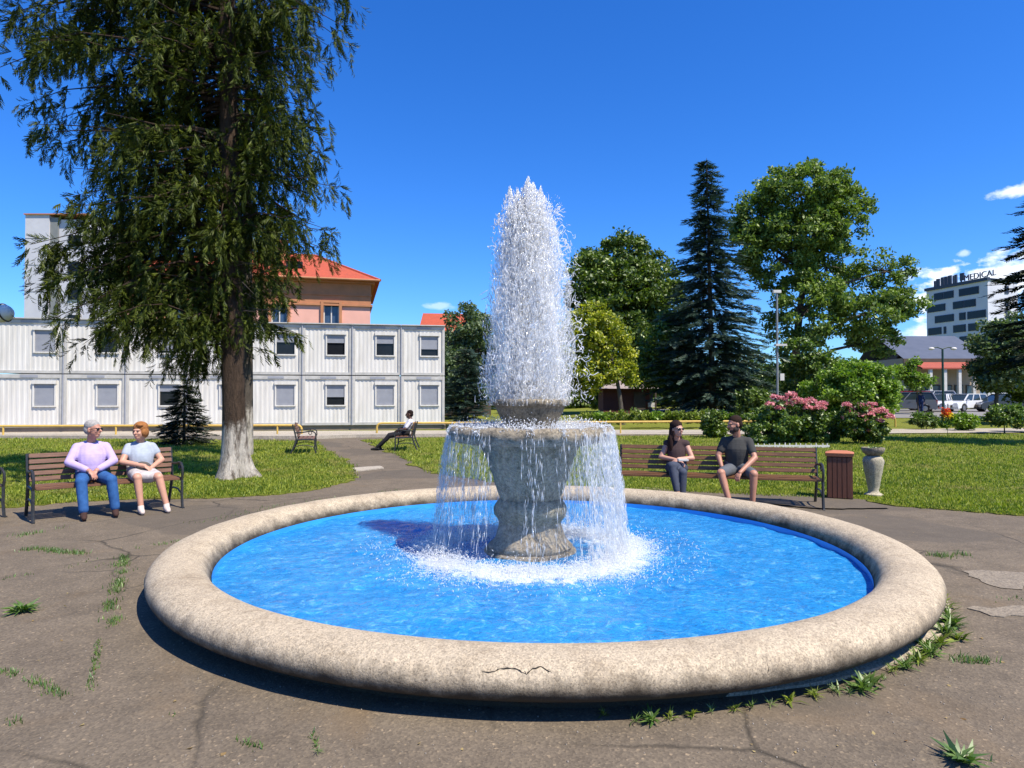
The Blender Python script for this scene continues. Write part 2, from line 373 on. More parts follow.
_px = np.unique(np.round(np.concatenate([np.linspace(-60, -8, 14), np.arange(-8, 8.01, .25), np.linspace(8, 60, 14)]), 3)); _py = np.unique(np.round(np.concatenate([np.linspace(-12, -1, 5), np.arange(-1, 14.01, .25), np.linspace(14, 29.5, 6)]), 3))
_V = np.array([(x, y, HP(x, y)-.004) for y in _py for x in _px]); _n = len(_px); _F = np.array([(j*_n+i, j*_n+i+1, (j+1)*_n+i+1, (j+1)*_n+i) for j in range(len(_py)-1) for i in range(_n-1) if not (math.hypot((_px[i]+_px[i+1])/2-.24, (_py[j]+_py[j+1])/2-6.59) < 2.6)])
plaza = np_obj('plaza', _V, _F, M_asph, smooth=True)
struct(plaza, 'worn brown-grey asphalt around the fountain')
def gp(l): return [tuple(G(*q))[:2] for q in l]
left_poly = gp([(-420, 512), (0, 508), (110, 500), (180, 499), (235, 497), (285, 494), (330, 487), (356, 478), (352, 466), (334, 455), (322, 447), (316, 441)]) + [(-30, 27.5), (-45, 26)]
right_poly = gp([(361, 440), (378, 447), (405, 459), (430, 473), (500, 483), (620, 490), (700, 494), (760, 497), (860, 500), (905, 507), (1024, 516), (1300, 540)]) + [(40, 14), (44, 28), (20, 29.0), (10, 28.5), (4, 28), (-1, 27.8)]
lw1 = sheet('lawn', left_poly, .012, M_lawn, .07, .1, .05); struct(lw1, 'left lawn under the big spruce')
lw2 = sheet('lawn', right_poly, .012, M_lawn, .07, .1, .05); struct(lw2, 'right lawn behind the benches')
lw3 = sheet('soil_patch', [tuple(G(*q))[:2] for q in [(640, 488), (860, 500), (890, 509), (820, 509), (700, 500)]], .017, M_asph, .05, .1)
struct(lw3, 'bare trampled strip under the right bench')
pth = sheet('path', [(-45, 27.2), (-1, 28.9), (12, 29.8), (30, 31.5), (60, 34), (60, 37), (30, 35.5), (14, 33.6), (0, 33), (-45, 30)], .003, M_pale, .02, .5)
struct(pth, 'pale concrete path behind the lawns')
# car park sheet following the rise
xs = np.linspace(12, 80, 35); ys = np.linspace(46, 68, 12)
V = np.array([(x, y, HG(x, y)+.012-.03+.02) for y in ys for x in xs]); F = np.array([(j*35+i, j*35+i+1, (j+1)*35+i+1, (j+1)*35+i) for j in range(11) for i in range(34)])
struct(np_obj('parking_lot', V, F, simple('light_asphalt', (.16, .155, .145), (.21, .20, .19), 1.5, .9, .4, .01)), 'grey car park beyond the lawn')

def inside(poly, x, y):
    r = np.zeros(len(x), bool); n = len(poly)
    for i in range(n):
        x0, y0 = poly[i]; x1, y1 = poly[(i+1) % n]
        c = ((y0 > y) != (y1 > y)) & (x < (x1-x0)*(y-y0)/((y1-y0) if y1 != y0 else 1e-9)+x0); r ^= c
    return r
def blades(name, x, y, z, h, wd, mat):
    n = len(x); a = rng.uniform(0, 2*np.pi, n); le = rng.uniform(.1, .75, n); b = rng.uniform(0, 2*np.pi, n)
    dx, dy = np.cos(a)*wd/2, np.sin(a)*wd/2; lx, ly = np.cos(b)*h*le, np.sin(b)*h*le
    z = z+0*x; p0 = np.stack([x-dx, y-dy, z+0*x], 1); p1 = np.stack([x+dx, y+dy, z+0*x], 1)
    m0 = np.stack([x-dx*.7+lx*.35, y-dy*.7+ly*.35, z+h*.6], 1); m1 = np.stack([x+dx*.7+lx*.35, y+dy*.7+ly*.35, z+h*.6], 1)
    tp = np.stack([x+lx, y+ly, z+h], 1); tp2 = tp+np.stack([dx*.15, dy*.15, 0*dx], 1)
    V = np.stack([p0, p1, m1, m0, tp2, tp], 1).reshape(-1, 3); i = np.arange(n)[:, None]*6
    F = np.concatenate([i+np.array([[0, 1, 2, 3]]), i+np.array([[3, 2, 4, 5]])], 0)
    return np_obj(name, V, F, mat)
def fill_grass(poly, n, ymax, label):
    # sample more densely near the camera
    P_ = np.array(poly); x0, x1 = P_[:, 0].min(), P_[:, 0].max(); X_, Y_ = [], []; tot = 0
    while tot < n:
        yy = 1/rng.uniform(1/ymax, 1/8.6, n*3); xx = rng.uniform(-.85, .85, n*3)*yy
        xx += rng.normal(0, .05, n*3); k = inside(poly, xx+rng.normal(0, .06, n*3), yy+rng.normal(0, .05, n*3)); X_.append(xx[k]); Y_.append(yy[k]); tot += k.sum()
    x = np.concatenate(X_)[:n]; y = np.concatenate(Y_)[:n]
    patch = .6+.5*np.sin(x*1.7+np.sin(y*1.3)*2)*np.sin(y*1.1+x*.4); s = (y/12)**.5
    return tag(blades('grass', x, y, .01, rng.uniform(.02, .055, n)*(.7+.5*patch)*s, rng.uniform(.010, .022, n)*s, M_grass), label, 'grass', None, 'stuff')
fill_grass(left_poly, 70000, 27, 'short green grass on the left lawn under the spruce')
fill_grass(right_poly, 110000, 29, 'short sunlit grass on the right lawn behind the benches')
# weeds growing out of the asphalt cracks
cx, cy, ch = [], [], []
def crack_weeds(l, dens, spread, h):
    for (a, b) in zip(l[:-1], l[1:]):
        A, B = G(*a), G(*b); L = (B-A).length; n = int(dens*L)
        t = rng.uniform(0, 1, n); gate = (np.sin(t*L*7+A.x*5)+np.sin(t*L*17+A.y*3)) > -.5
        t = t[gate]; cx.extend(A.x+(B.x-A.x)*t+rng.normal(0, spread, len(t))); cy.extend(A.y+(B.y-A.y)*t+rng.normal(0, spread, len(t))); ch.extend(rng.uniform(.3, 1, len(t))*h)
for l, dn, sp, h in (
    ([(0, 551), (40, 549), (62, 552), (95, 555)], 500, .035, .05), ([(20, 536), (60, 528)], 400, .05, .05), ([(135, 548), (180, 541), (215, 535)], 250, .04, .04),
    ([(124, 556), (118, 585), (108, 610), (114, 625)], 420, .03, .045), ([(98, 640), (96, 665), (90, 690)], 160, .012, .03),
    ([(0, 668), (20, 676), (45, 686), (66, 696)], 380, .02, .035), ([(0, 717), (18, 722)], 500, .02, .03), ([(150, 708), (172, 716)], 250, .014, .03),
    ([(196, 730), (214, 736), (240, 741), (262, 748)], 330, .014, .03), ([(310, 732), (318, 748)], 200, .01, .03),
    ([(935, 556), (960, 555), (972, 553)], 700, .05, .06), ([(955, 660), (975, 660), (992, 662)], 600, .03, .05), ([(985, 756), (1010, 745), (1024, 735)], 350, .04, .04),
    ([(990, 600), (1024, 598)], 80, .03, .03), ([(60, 570), (90, 560), (140, 575)], 60, .04, .03), ([(0, 580), (50, 570)], 90, .03, .04), ([(620, 508), (700, 516), (810, 520)], 30, .05, .03), ([(270, 520), (330, 500), (400, 490)], 90, .1, .04), ([(200, 522), (270, 508), (330, 498)], 120, .12, .04), ([(20, 612), (30, 606)], 200, .03, .03)):
    crack_weeds(l, dn, sp, h)
cx, cy, ch = map(np.array, (cx, cy, ch))
tag(blades('weeds', cx, cy, np.array([HP(a, b) for a, b in zip(cx, cy)])-.006, ch, rng.uniform(.004, .010, len(cx)), M_weed), 'thin green weeds sprouting along cracks in the asphalt', 'weeds', None, 'stuff')
# pebbles and litter specks
n = 2600; py = 1/rng.uniform(1/9, 1/2.6, n); px = rng.uniform(-.75, .75, n)*py
TV = np.array([(1, 0, 0), (-1, 0, 0), (0, 1, 0), (0, -1, 0), (0, 0, 1), (0, 0, -1)], float); OF = np.array([(0, 2, 4), (2, 1, 4), (1, 3, 4), (3, 0, 4), (2, 0, 5), (1, 2, 5), (3, 1, 5), (0, 3, 5)])
s_ = rng.uniform(.001, .0035, n)*rng.choice([1, 1, 1, 2], n); Ms = frames(rng.normal(size=(n, 3)))*s_[:, None, None]
V, F = inst(TV, OF, Ms, np.stack([px, py, np.array([HP(a, b) for a, b in zip(px, py)])-.003], 1))
tag(np_obj('gravel', V, F, simple('grit', (.30, .26, .21), (.14, .12, .10), 30, .9)), 'scattered fine grit on the asphalt', 'gravel', None, 'stuff')
n = 110; py = 1/rng.uniform(1/10, 1/3.0, n); px = rng.uniform(-.72, .72, n)*py; k = np.hypot(px-.24, py-6.59) > 3.5; px, py = px[k], py[k]; n = len(px)
QL = np.array([(0, -.2, 0), (.5, -.35, .15), (1, 0, .05), (.5, .35, .15)]); dl_ = rng.normal(size=(n, 3)); dl_[:, 2] *= .1; Ml = frames(dl_, np.tile([0, 0, 1.0], (n, 1))+rng.normal(0, .3, (n, 3)))*(rng.uniform(.012, .034, n))[:, None, None]
V, F = inst(QL, np.array([(0, 1, 2, 3)]), Ml, np.stack([px, py, np.array([HP(a, b) for a, b in zip(px, py)])+.003], 1))
tag(np_obj('leaf_litter', V, F, leaf_mat('dry_leaves', (.16, .09, .035), (.50, .40, .18), .2, .03, 5)), 'dry leaves and seed scraps scattered on the paving', 'litter', None, 'stuff')
# kerbs and slabs
def slab(name, pxs, z, th, mat, label, kind='structure', amp=.012):
    o = sheet(name, gp(pxs), z, mat, amp, .08, th); tag(o, label, None if kind else 'slab', None, kind) ; return o
slab('paving_slab', [(352, 468.5), (380, 466.5), (384, 468.5), (356, 471.5)], .02, .03, M_pale, 'pale concrete slab lying across the path')
slab('paving_patch', [(962, 571), (1060, 571), (1060, 590), (1000, 588)], .0015, 0, M_patch, 'pale worn patch in the asphalt on the right', amp=.05)
slab('paving_strip', [(966, 608), (1060, 609), (1060, 618), (990, 616)], .004, .01, M_patch, 'broken pale concrete strip on the right', amp=.045)

# ------------------------------------------------------------------ fountain
FC = Vector((.241, 6.593, 0)); PC = Vector((.177, 6.593, -.083)); PS = 1.096
ft = thing('fountain', 'round concrete fountain basin with a carved two-tier stone pedestal', 'fountain', FC)
rr_ = np.random.default_rng(3); ph = rr_.uniform(0, 6.28, 24); fr = rr_.integers(2, 60, 24)
def wob(r, z, a, amp=.004):
    s = sum(math.sin(fr[i]*a+ph[i]+z*9*(i % 4))/(1+fr[i]*.03) for i in range(24))/8
    return r+amp*s, z+amp*.6*s
prof = [(2.905, .02), (2.905, .20), (2.92, .245), (2.94, .285), (2.97, .32), (3.02, .348), (3.09, .362), (3.18, .363), (3.26, .35), (3.32, .325), (3.353, .29), (3.366, .255), (3.364, .225), (3.35, .195), (3.325, .175), (3.28, .162), (3.20, .158), (3.165, .15), (3.155, .06), (3.155, -.05)]
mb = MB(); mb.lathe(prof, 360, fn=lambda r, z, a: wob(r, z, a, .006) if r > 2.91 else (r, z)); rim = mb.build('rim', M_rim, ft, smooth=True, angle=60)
mb = MB(); mb.lathe([(2.90, .0), (2.90, .195)], 128); mb.f = mb.f[:-2]; mb.build('basin_wall', M_bluepaint, ft, smooth=True)
mb = MB(); mb.lathe([(2.905, -.02), (0.0, -.02)], 128); mb.f = [f for f in mb.f if len(f) == 4]; mb.build('basin_floor', M_bluepaint, ft)
mb = MB(); mb.lathe([(2.7, -.03), (2.7, .098), (3.05, .096), (3.085, .086), (3.095, -.03)], 240, c=(.38, .02, 0), fn=lambda r, z, a: wob(r, z, a, .022) if r > 3.0 else (r, z)); mb.build('footing', M_foot, ft, smooth=True, angle=60)
# cracks in the rim, laid on as thin dark tubes
M_crack = simple('dark_crack', (.03, .024, .018), (.02, .016, .012), 9, .95)
def on_rim(px, py):
    d = ray(px, py); best = None
    for i in range(400):
        t = 2.9+i*.003; p = Vector((0, 0, CAMZ))+d*t; r = math.hypot(p.x-FC.x, p.y-FC.y)
        for (r0, z0), (r1, z1) in zip(prof[3:-2], prof[4:-1]):
            if min(r0, r1) <= r <= max(r0, r1)+1e-6 and r0 != r1 and r > r0-1e-6 and z1 < z0:
                zz = z0+(z1-z0)*(r-r0)/(r1-r0)
                if p.z <= zz+.003: return p-FC
    return None
mb = MB(); rr = random.Random(5)
for l in ([(482, 671), (492, 672), (500, 669), (512, 668), (520, 671), (526, 674), (533, 668), (541, 667), (549, 671), (553, 674)], [(526, 674), (523, 670)], [(767, 662), (769, 670), (767, 678)], [(905, 603), (909, 599), (913, 598)], [(920, 600), (924, 605), (922, 610)]):
    pts = []
    for a, b in zip(l[:-1], l[1:]):
        for k in range(3): 
            q = on_rim(a[0]+(b[0]-a[0])*k/3+rr.uniform(-.6, .6), a[1]+(b[1]-a[1])*k/3+rr.uniform(-.7, .7))
            if q is not None: pts.append(q)
    if len(pts) > 2: mb.tube(pts, [.0006]+[rr.uniform(.0012, .0042)*(1 if len(l) > 5 else .5) for _ in pts[2:]]+[.0006], 5)
mb.build('crack', M_crack, ft)
# pedestal
def flute(r, z, a):
    k = 1+.075*abs(math.sin(a*4+z*3.2))**.7*(.6+.4*math.sin(z*11+a*2))+.012*math.sin(a*13+z*40)+.010*math.sin(a*7-z*55)
    t = min(1, max(0, (z-.62)/.3)); return r*(1+(k-1)*(.35+.65*t)), z
def swirl(r, z, a):
    return r*(1+.05*math.sin(a*2+z*17)+.015*math.sin(a*9+z*23)), z
mb = MB(); mb.lathe([(.0, .10), (.425, .10), (.43, .215), (.42, .232), (.385, .238), (.395, .262), (.375, .292), (.345, .32), (.318, .36), (.295, .40), (.275, .45)]+[(.275, .47)], 96, fn=lambda r, z, a: swirl(r, z, a) if z > .28 else wob(r, z, a, .004)); mb.build('pedestal_base', M_stone2, ft, smooth=True, angle=50)
mb = MB(); mb.lathe([(.27, .46), (.285, .49), (.325, .53), (.345, .575), (.345, .61), (.325, .65), (.295, .675)], 96, fn=swirl); mb.build('collar', M_stone, ft, smooth=True, angle=60)
zs = np.linspace(.665, 1.19, 26); mb = MB(); mb.lathe([(.268+.195*((z-.66)/.53)**1.05, z) for z in zs], 128, fn=flute); mb.build('vase', M_stone, ft, smooth=True, angle=60)
def lobed(r, z, a):
    k = max(0, (r-.5)/.22); g = abs(math.sin(a*5.5+.6*math.sin(a*2)))**.35
    return r*(1-.018*k*(1-g))+.004*math.sin(a*31+z*50), z-.006*k*(1-g)+.005*math.sin(a*9+r*20)
mb = MB(); mb.lathe([(.40, 1.165), (.52, 1.172), (.63, 1.178), (.69, 1.19), (.72, 1.215), (.733, 1.25), (.73, 1.285), (.705, 1.315), (.66, 1.325), (.62, 1.315), (.58, 1.295), (.30, 1.27), (.0, 1.26)], 176, fn=lobed); mb.build('bowl', M_stone2, ft, smooth=True, angle=60)
mb = MB(); mb.lathe([(.20, 1.255), (.225, 1.29), (.235, 1.33), (.258, 1.38), (.285, 1.43), (.30, 1.465), (.308, 1.49), (.330, 1.505), (.338, 1.535), (.325, 1.555), (.29, 1.56), (.26, 1.54), (.12, 1.49), (.0, 1.48)], 96, fn=lambda r, z, a: wob(r, z, a, .006)); mb.build('upper_bowl', M_stone2, ft, smooth=True, angle=60)

# pool water -------------------------------------------------
WZ = .15
for _o in [c for c in COL.objects if c.parent == ft and c.name.split('.')[0] in ('pedestal_base', 'collar', 'vase', 'bowl', 'upper_bowl')]:
    _o.location = PC-FC; _o.scale = (PS, PS, PS) if 'bowl' in _o.name else (PS*.955, PS*.955, PS)
def water_mat():
    m, t, o = newmat('pool_water'); v = geo_pos(t)
    w1 = noise(t, v, 7, 6, .6, 1.2); w2 = noise(t, v, 26, 4, .6, .8)
    nb = bump(t, w1, .55, .03); nb = bump(t, w2, .9, .016, nb)
    v2 = mix(t, .08, v, N(t, 'ShaderNodeTexNoise').outputs[1], 'ADD')
    dn = t.nodes.new('ShaderNodeTexNoise'); dn.inputs['Scale'].default_value = 5; dn.inputs['Detail'].default_value = 5; t.links.new(v, dn.inputs['Vector'])
    vv = mix(t, .22, v, dn.outputs[1], 'ADD')
    big = noise(t, v, 1.1, 5, .6, .8)
    col = ramp(t, big, ((.3, (.008, .17, .50)), (.5, (.020, .25, .60)), (.72, (.05, .37, .72))))
    col = mix(t, .62, col, ramp(t, noise(t, vv, 9, 7, .7, 1.6), ((.34, (.004, .13, .44)), (.55, (.03, .28, .64)), (.68, (.24, .56, .80)))))  # bright ripple webs of refracted light, painted into the water colour
    # foam raised round the foot of the pedestal, real white froth on the water
    pos = t.nodes.new('ShaderNodeNewGeometry'); sb = t.nodes.new('ShaderNodeVectorMath'); sb.operation = 'SUBTRACT'; sb.inputs[1].default_value = (PC.x, PC.y, WZ)
    t.links.new(pos.outputs['Position'], sb.inputs[0]); ml = t.nodes.new('ShaderNodeVectorMath'); ml.operation = 'MULTIPLY'; ml.inputs[1].default_value = (1, 1, 0); t.links.new(sb.outputs[0], ml.inputs[0])
    ln = t.nodes.new('ShaderNodeVectorMath'); ln.operation = 'LENGTH'; t.links.new(ml.outputs[0], ln.inputs[0]); rad = ln.outputs['Value']
    f = math_n(t, 'SUBTRACT', 1.0, math_n(t, 'DIVIDE', math_n(t, 'ABSOLUTE', math_n(t, 'SUBTRACT', rad, .94)), .36))
    fn = math_n(t, 'ADD', f, math_n(t, 'MULTIPLY', math_n(t, 'SUBTRACT', noise(t, vv, 9, 8, .75, .6), .5), 3.2))
    foam = ramp(t, fn, ((.30, (0, 0, 0)), (.85, (1, 1, 1))))
    df = t.nodes.new('ShaderNodeBsdfDiffuse'); t.links.new(mix(t, foam, col, (.80, .85, .88)), df.inputs[0]); t.links.new(nb, df.inputs['Normal'])
    tp = t.nodes.new('ShaderNodeBsdfTransparent'); tp.inputs[0].default_value = (.55, .85, .97, 1)
    m1 = t.nodes.new('ShaderNodeMixShader'); t.links.new(math_n(t, 'MULTIPLY', math_n(t, 'SUBTRACT', 1.0, foam), .10), m1.inputs[0]); t.links.new(df.outputs[0], m1.inputs[1]); t.links.new(tp.outputs[0], m1.inputs[2])
    gs = t.nodes.new('ShaderNodeBsdfGlossy'); gs.inputs['Roughness'].default_value = .10; t.links.new(nb, gs.inputs['Normal'])
    fr_ = t.nodes.new('ShaderNodeFresnel'); fr_.inputs[0].default_value = 1.33; t.links.new(nb, fr_.inputs['Normal'])
    m2 = t.nodes.new('ShaderNodeMixShader'); t.links.new(fr_.outputs[0], m2.inputs[0]); t.links.new(m1.outputs[0], m2.inputs[1]); t.links.new(gs.outputs[0], m2.inputs[2])
    t.links.new(m2.outputs[0], o.inputs[0]); return m
def pool():
    n = 300; g = np.linspace(-2.905, 2.905, n); XX, YY = np.meshgrid(g, g); Rr = np.hypot(XX, YY)
    H = np.zeros_like(XX); r2 = np.random.default_rng(11)
    for _ in range(60):
        a = r2.uniform(0, 6.28); k = r2.uniform(5, 45); H += np.sin((XX*math.cos(a)+YY*math.sin(a))*k+r2.uniform(0, 6.28)+np.sin(XX*2+YY*1.3+_)*1.2)*.016/k
    H += .003*np.sin(Rr*38)*np.exp(-((Rr-1.2)/.7)**2)
    idx = -np.ones(XX.shape, int); keep = Rr < 2.95; s = np.minimum(1, 2.902/np.maximum(Rr, 1e-6)); idx[keep] = np.arange(keep.sum())
    V = np.stack([(XX*s)[keep], (YY*s)[keep], H[keep]], 1)
    q = np.stack([idx[:-1, :-1], idx[:-1, 1:], idx[1:, 1:], idx[1:, :-1]], -1).reshape(-1, 4); q = q[(q >= 0).all(1)]
    o = np_obj('water', V, q, water_mat(), None, (FC.x, FC.y, WZ), True); struct(o, 'rippled bright blue water in the fountain basin')
pool()
def spray_mat(name, a=.0, col=(.86, .90, .95)):
    m, t, o = newmat(name)
    d = t.nodes.new('ShaderNodeBsdfDiffuse'); d.inputs[0].default_value = (*col, 1)
    tr = t.nodes.new('ShaderNodeBsdfTranslucent'); tr.inputs[0].default_value = (*col, 1)
    m1 = t.nodes.new('ShaderNodeMixShader'); m1.inputs[0].default_value = .5; t.links.new(d.outputs[0], m1.inputs[1]); t.links.new(tr.outputs[0], m1.inputs[2])
    gs = t.nodes.new('ShaderNodeBsdfGlossy'); gs.inputs['Roughness'].default_value = .15
    m2 = t.nodes.new('ShaderNodeMixShader'); m2.inputs[0].default_value = .18; t.links.new(m1.outputs[0], m2.inputs[1]); t.links.new(gs.outputs[0], m2.inputs[2])
    tp = t.nodes.new('ShaderNodeBsdfTransparent'); m3 = t.nodes.new('ShaderNodeMixShader'); m3.inputs[0].default_value = a
    t.links.new(m2.outputs[0], m3.inputs[1]); t.links.new(tp.outputs[0], m3.inputs[2]); t.links.new(m3.outputs[0], o.inputs[0]); return m
M_spray = spray_mat('white_spray', .34, (.95, .96, .97)); M_drop = spray_mat('water_streaks', .35, (.90, .93, .96))
def droplets(pos, d, ln, wd):
    Ms = frames(d); Ms = Ms*np.stack([ln, wd, wd], 1)[:, None, :]; return inst(TV*.5, OF, Ms, pos)
def jet():
    Vs, Fs, off = [], [], 0
    def put(V, F):
        nonlocal off
        Vs.append(V); Fs.append(F+off); off += len(V)
    z0, z1 = 1.52, 3.5
    ztop = 3.46
    def envelope(z):   # half width
        return np.interp(z, [1.5, 1.75, 2.2, 2.7, 3.1, 3.35, 3.55], [.39, .42, .385, .32, .245, .185, .13])
    n = 66000
    z = z0+(ztop-z0)*rng.beta(1.0, .95, n); a = rng.uniform(0, 2*np.pi, n)
    r = envelope(z)*np.abs(rng.normal(0, .46, n)); r = np.minimum(r, envelope(z)*rng.uniform(.8, 1.1, n))
    # ragged crown: each azimuth sector ends at its own height
    tip = ztop-.17*np.abs(np.sin(a*3.1+.7))-.10*np.abs(np.sin(a*7.3)); z = np.where(z > tip, z-(z-tip)*1.6-rng.uniform(0, .25, n), z)
    pos = np.stack([r*np.cos(a)-.02+(z-1.5)*.0, r*np.sin(a), z], 1)
    d = np.stack([np.cos(a)*r*.6, np.sin(a)*r*.6, np.ones(n)], 1)+rng.normal(0, .20, (n, 3))
    put(*droplets(pos, d, rng.uniform(.012, .085, n), rng.uniform(.003, .009, n)))
    # peaks at the top
    for x0, zt, m in ((-.21, 3.45, 200), (-.13, 3.43, 170), (-.02, 3.54, 300), (.03, 3.49, 260), (.11, 3.45, 200), (-.33, 3.22, 60), (.25, 3.15, 80)):
        zz = zt-np.abs(rng.normal(0, .13, m)); rr = .006+(zt-zz)*.55; aa = rng.uniform(0, 6.28, m)
        pos = np.stack([x0*.85+rr*np.cos(aa)*rng.uniform(.2, 1, m), rr*np.sin(aa)*1.5+rng.normal(0, .03, m), zz], 1)
        put(*droplets(pos, rng.normal(0, .25, (m, 3))+[0, 0, 1], rng.uniform(.015, .05, m), rng.uniform(.006, .014, m)))
    # stray drops
    n = 1100; z = rng.uniform(1.5, 3.4, n); a = rng.uniform(0, 6.28, n); r = envelope(z)*rng.uniform(.8, 1.35, n)
    put(*droplets(np.stack([r*np.cos(a)+.04, r*np.sin(a), z], 1), rng.normal(size=(n, 3)), rng.uniform(.006, .016, n), rng.uniform(.004, .009, n)))
    tag(np_obj('water_jet', np.concatenate(Vs), np.concatenate(Fs), M_spray, None, PC), 'tall white water jet bursting from the top bowl', 'water jet', None, 'stuff')
    # stringy sheets torn from the jet
    mb = MB(); rr = random.Random(3)
    for _ in range(1200):
        z = rr.uniform(1.55, 3.3); e = float(np.interp(z, [1.5, 2.2, 3.3], [.50, .44, .27])); a = rr.uniform(0, 6.28); r = e*rr.uniform(.55, 1.12)
        p = Vector((r*math.cos(a)+.05, r*math.sin(a), z)); pts = [p.copy()]; d = Vector((rr.gauss(0, 1), rr.gauss(0, 1), rr.gauss(-.6, 1.2))).normalized()
        for k in range(rr.randint(2, 5)):
            d = (d+Vector((rr.gauss(0, .6), rr.gauss(0, .6), rr.gauss(-.1, .6)))).normalized(); p = p+d*rr.uniform(.012, .035); pts.append(p.copy())
        mb.tube(pts, [.0015]+[rr.uniform(.002, .0045) for _ in pts[2:]]+[.001], 4)
    o = mb.build('torn_water', M_spray, None, PC); tag(o, 'stringy white filaments of water torn off the rising jet', 'water spray', None, 'stuff')
jet()
def curtain():
    Vs, Fs, off = [], [], 0
    rr = np.random.default_rng(21)
    for i in range(500):
        a = rr.uniform(0, 2*np.pi)
        ang = math.cos(a-R(5)); front = max(0, math.cos(a-R(-95))); dens = 52 if ang > .3 else 26
        if rr.uniform() < (.75*front**1.5 if ang < .5 else 0): continue
        if ang < -.2 and rr.uniform() < .35: continue
        m = int(dens*rr.uniform(.5, 1.4)); v0 = rr.uniform(.3, 1.0)
        t = np.sort(rr.uniform(0, 1, m)); z = 1.27-1.07*t**1.15; r = .725+.165*v0*t**.75+rr.normal(0, .008, m)
        aa = a+rr.normal(0, .008, m)+.02*np.sin(t*9+i)
        pos = np.stack([r*np.cos(aa), r*np.sin(aa), z], 1); d = np.stack([np.cos(a)*.12+rr.normal(0, .08, m), np.sin(a)*.12+rr.normal(0, .08, m), -np.ones(m)], 1)
        V, F = droplets(pos, d, rr.uniform(.02, .12, m), rr.uniform(.0022, .0058, m)); Vs.append(V); Fs.append(F+off); off += len(V)
    # overflow streams on the bowl lip
    n = 3800; a = rng.uniform(0, 6.28, n); t = rng.uniform(0, 1, n)**.8; r = .60+.14*np.sin(t*1.57)+.006; z = 1.315+.012-.0*t-.13*np.maximum(0, t-.55)
    grp = np.sin(a*19)+np.sin(a*31+1); k = grp > .95; a, r, z = a[k], r[k], z[k]; n = len(a)
    V, F = droplets(np.stack([r*np.cos(a), r*np.sin(a), z], 1), np.stack([np.cos(a), np.sin(a), -.5+0*a], 1)+rng.normal(0, .4, (n, 3)), rng.uniform(.015, .05, n), rng.uniform(.004, .009, n)); Vs.append(V); Fs.append(F+off); off += len(V)
    # splashes on the big bowl
    n = 4200; a = rng.uniform(0, 6.28, n); r = rng.uniform(.3, .72, n); z = 1.30+np.abs(rng.normal(0, .06, n))*(1.1-r); 
    V, F = droplets(np.stack([r*np.cos(a), r*np.sin(a), z], 1), rng.normal(0, .5, (n, 3))+[0, 0, .8], rng.uniform(.008, .03, n), rng.uniform(.004, .011, n)); Vs.append(V); Fs.append(F+off); off += len(V)
    o = np_obj('falling_water', np.concatenate(Vs), np.concatenate(Fs), M_drop, None, PC); tag(o, 'curtain of water streaks pouring off the large bowl', 'falling water', None, 'stuff')
    # thin veil
    m, t, ou = newmat('water_veil'); v = coords(t, 'Object', (1, 1, .12)); v2 = coords(t)
    ns_ = noise(t, v, 22, 6, .7, .4); n2 = noise(t, v2, 34, 5, .7)
    f = math_n(t, 'MULTIPLY', ramp(t, ns_, ((.35, (.15, .15, .15)), (.7, (.75, .75, .75)))), ramp(t, n2, ((.35, (.3, .3, .3)), (.62, (1, 1, 1)))))
    d = t.nodes.new('ShaderNodeBsdfDiffuse'); d.inputs[0].default_value = (.70, .80, .90, 1); tl = t.nodes.new('ShaderNodeBsdfTranslucent'); tl.inputs[0].default_value = (.70, .80, .90, 1)
    a1 = t.nodes.new('ShaderNodeAddShader'); mm = t.nodes.new('ShaderNodeMixShader'); t.links.new(d.outputs[0], mm.inputs[1]); t.links.new(tl.outputs[0], mm.inputs[2]); mm.inputs[0].default_value = .5
    tp = t.nodes.new('ShaderNodeBsdfTransparent'); m3 = t.nodes.new('ShaderNodeMixShader'); t.links.new(math_n(t, 'MULTIPLY', f, .20), m3.inputs[0]); t.links.new(tp.outputs[0], m3.inputs[1]); t.links.new(mm.outputs[0], m3.inputs[2]); t.links.new(m3.outputs[0], ou.inputs[0])
    mb = MB(); pr = [(.735+.13*(k/14)**.8, 1.25-1.05*(k/14)**1.1) for k in range(15)]
    mb.lathe(pr, 160, fn=lambda r, z, a: (r+.018*math.sin(a*17+z*3)+.012*math.sin(a*29-z*5), z)); mb.f = [f for f in mb.f if len(f) == 4]
    o = mb.build('water_veil', m, None, PC, smooth=True); tag(o, 'thin misty veil of water hanging from the large bowl', 'water veil', None, 'stuff')
curtain()
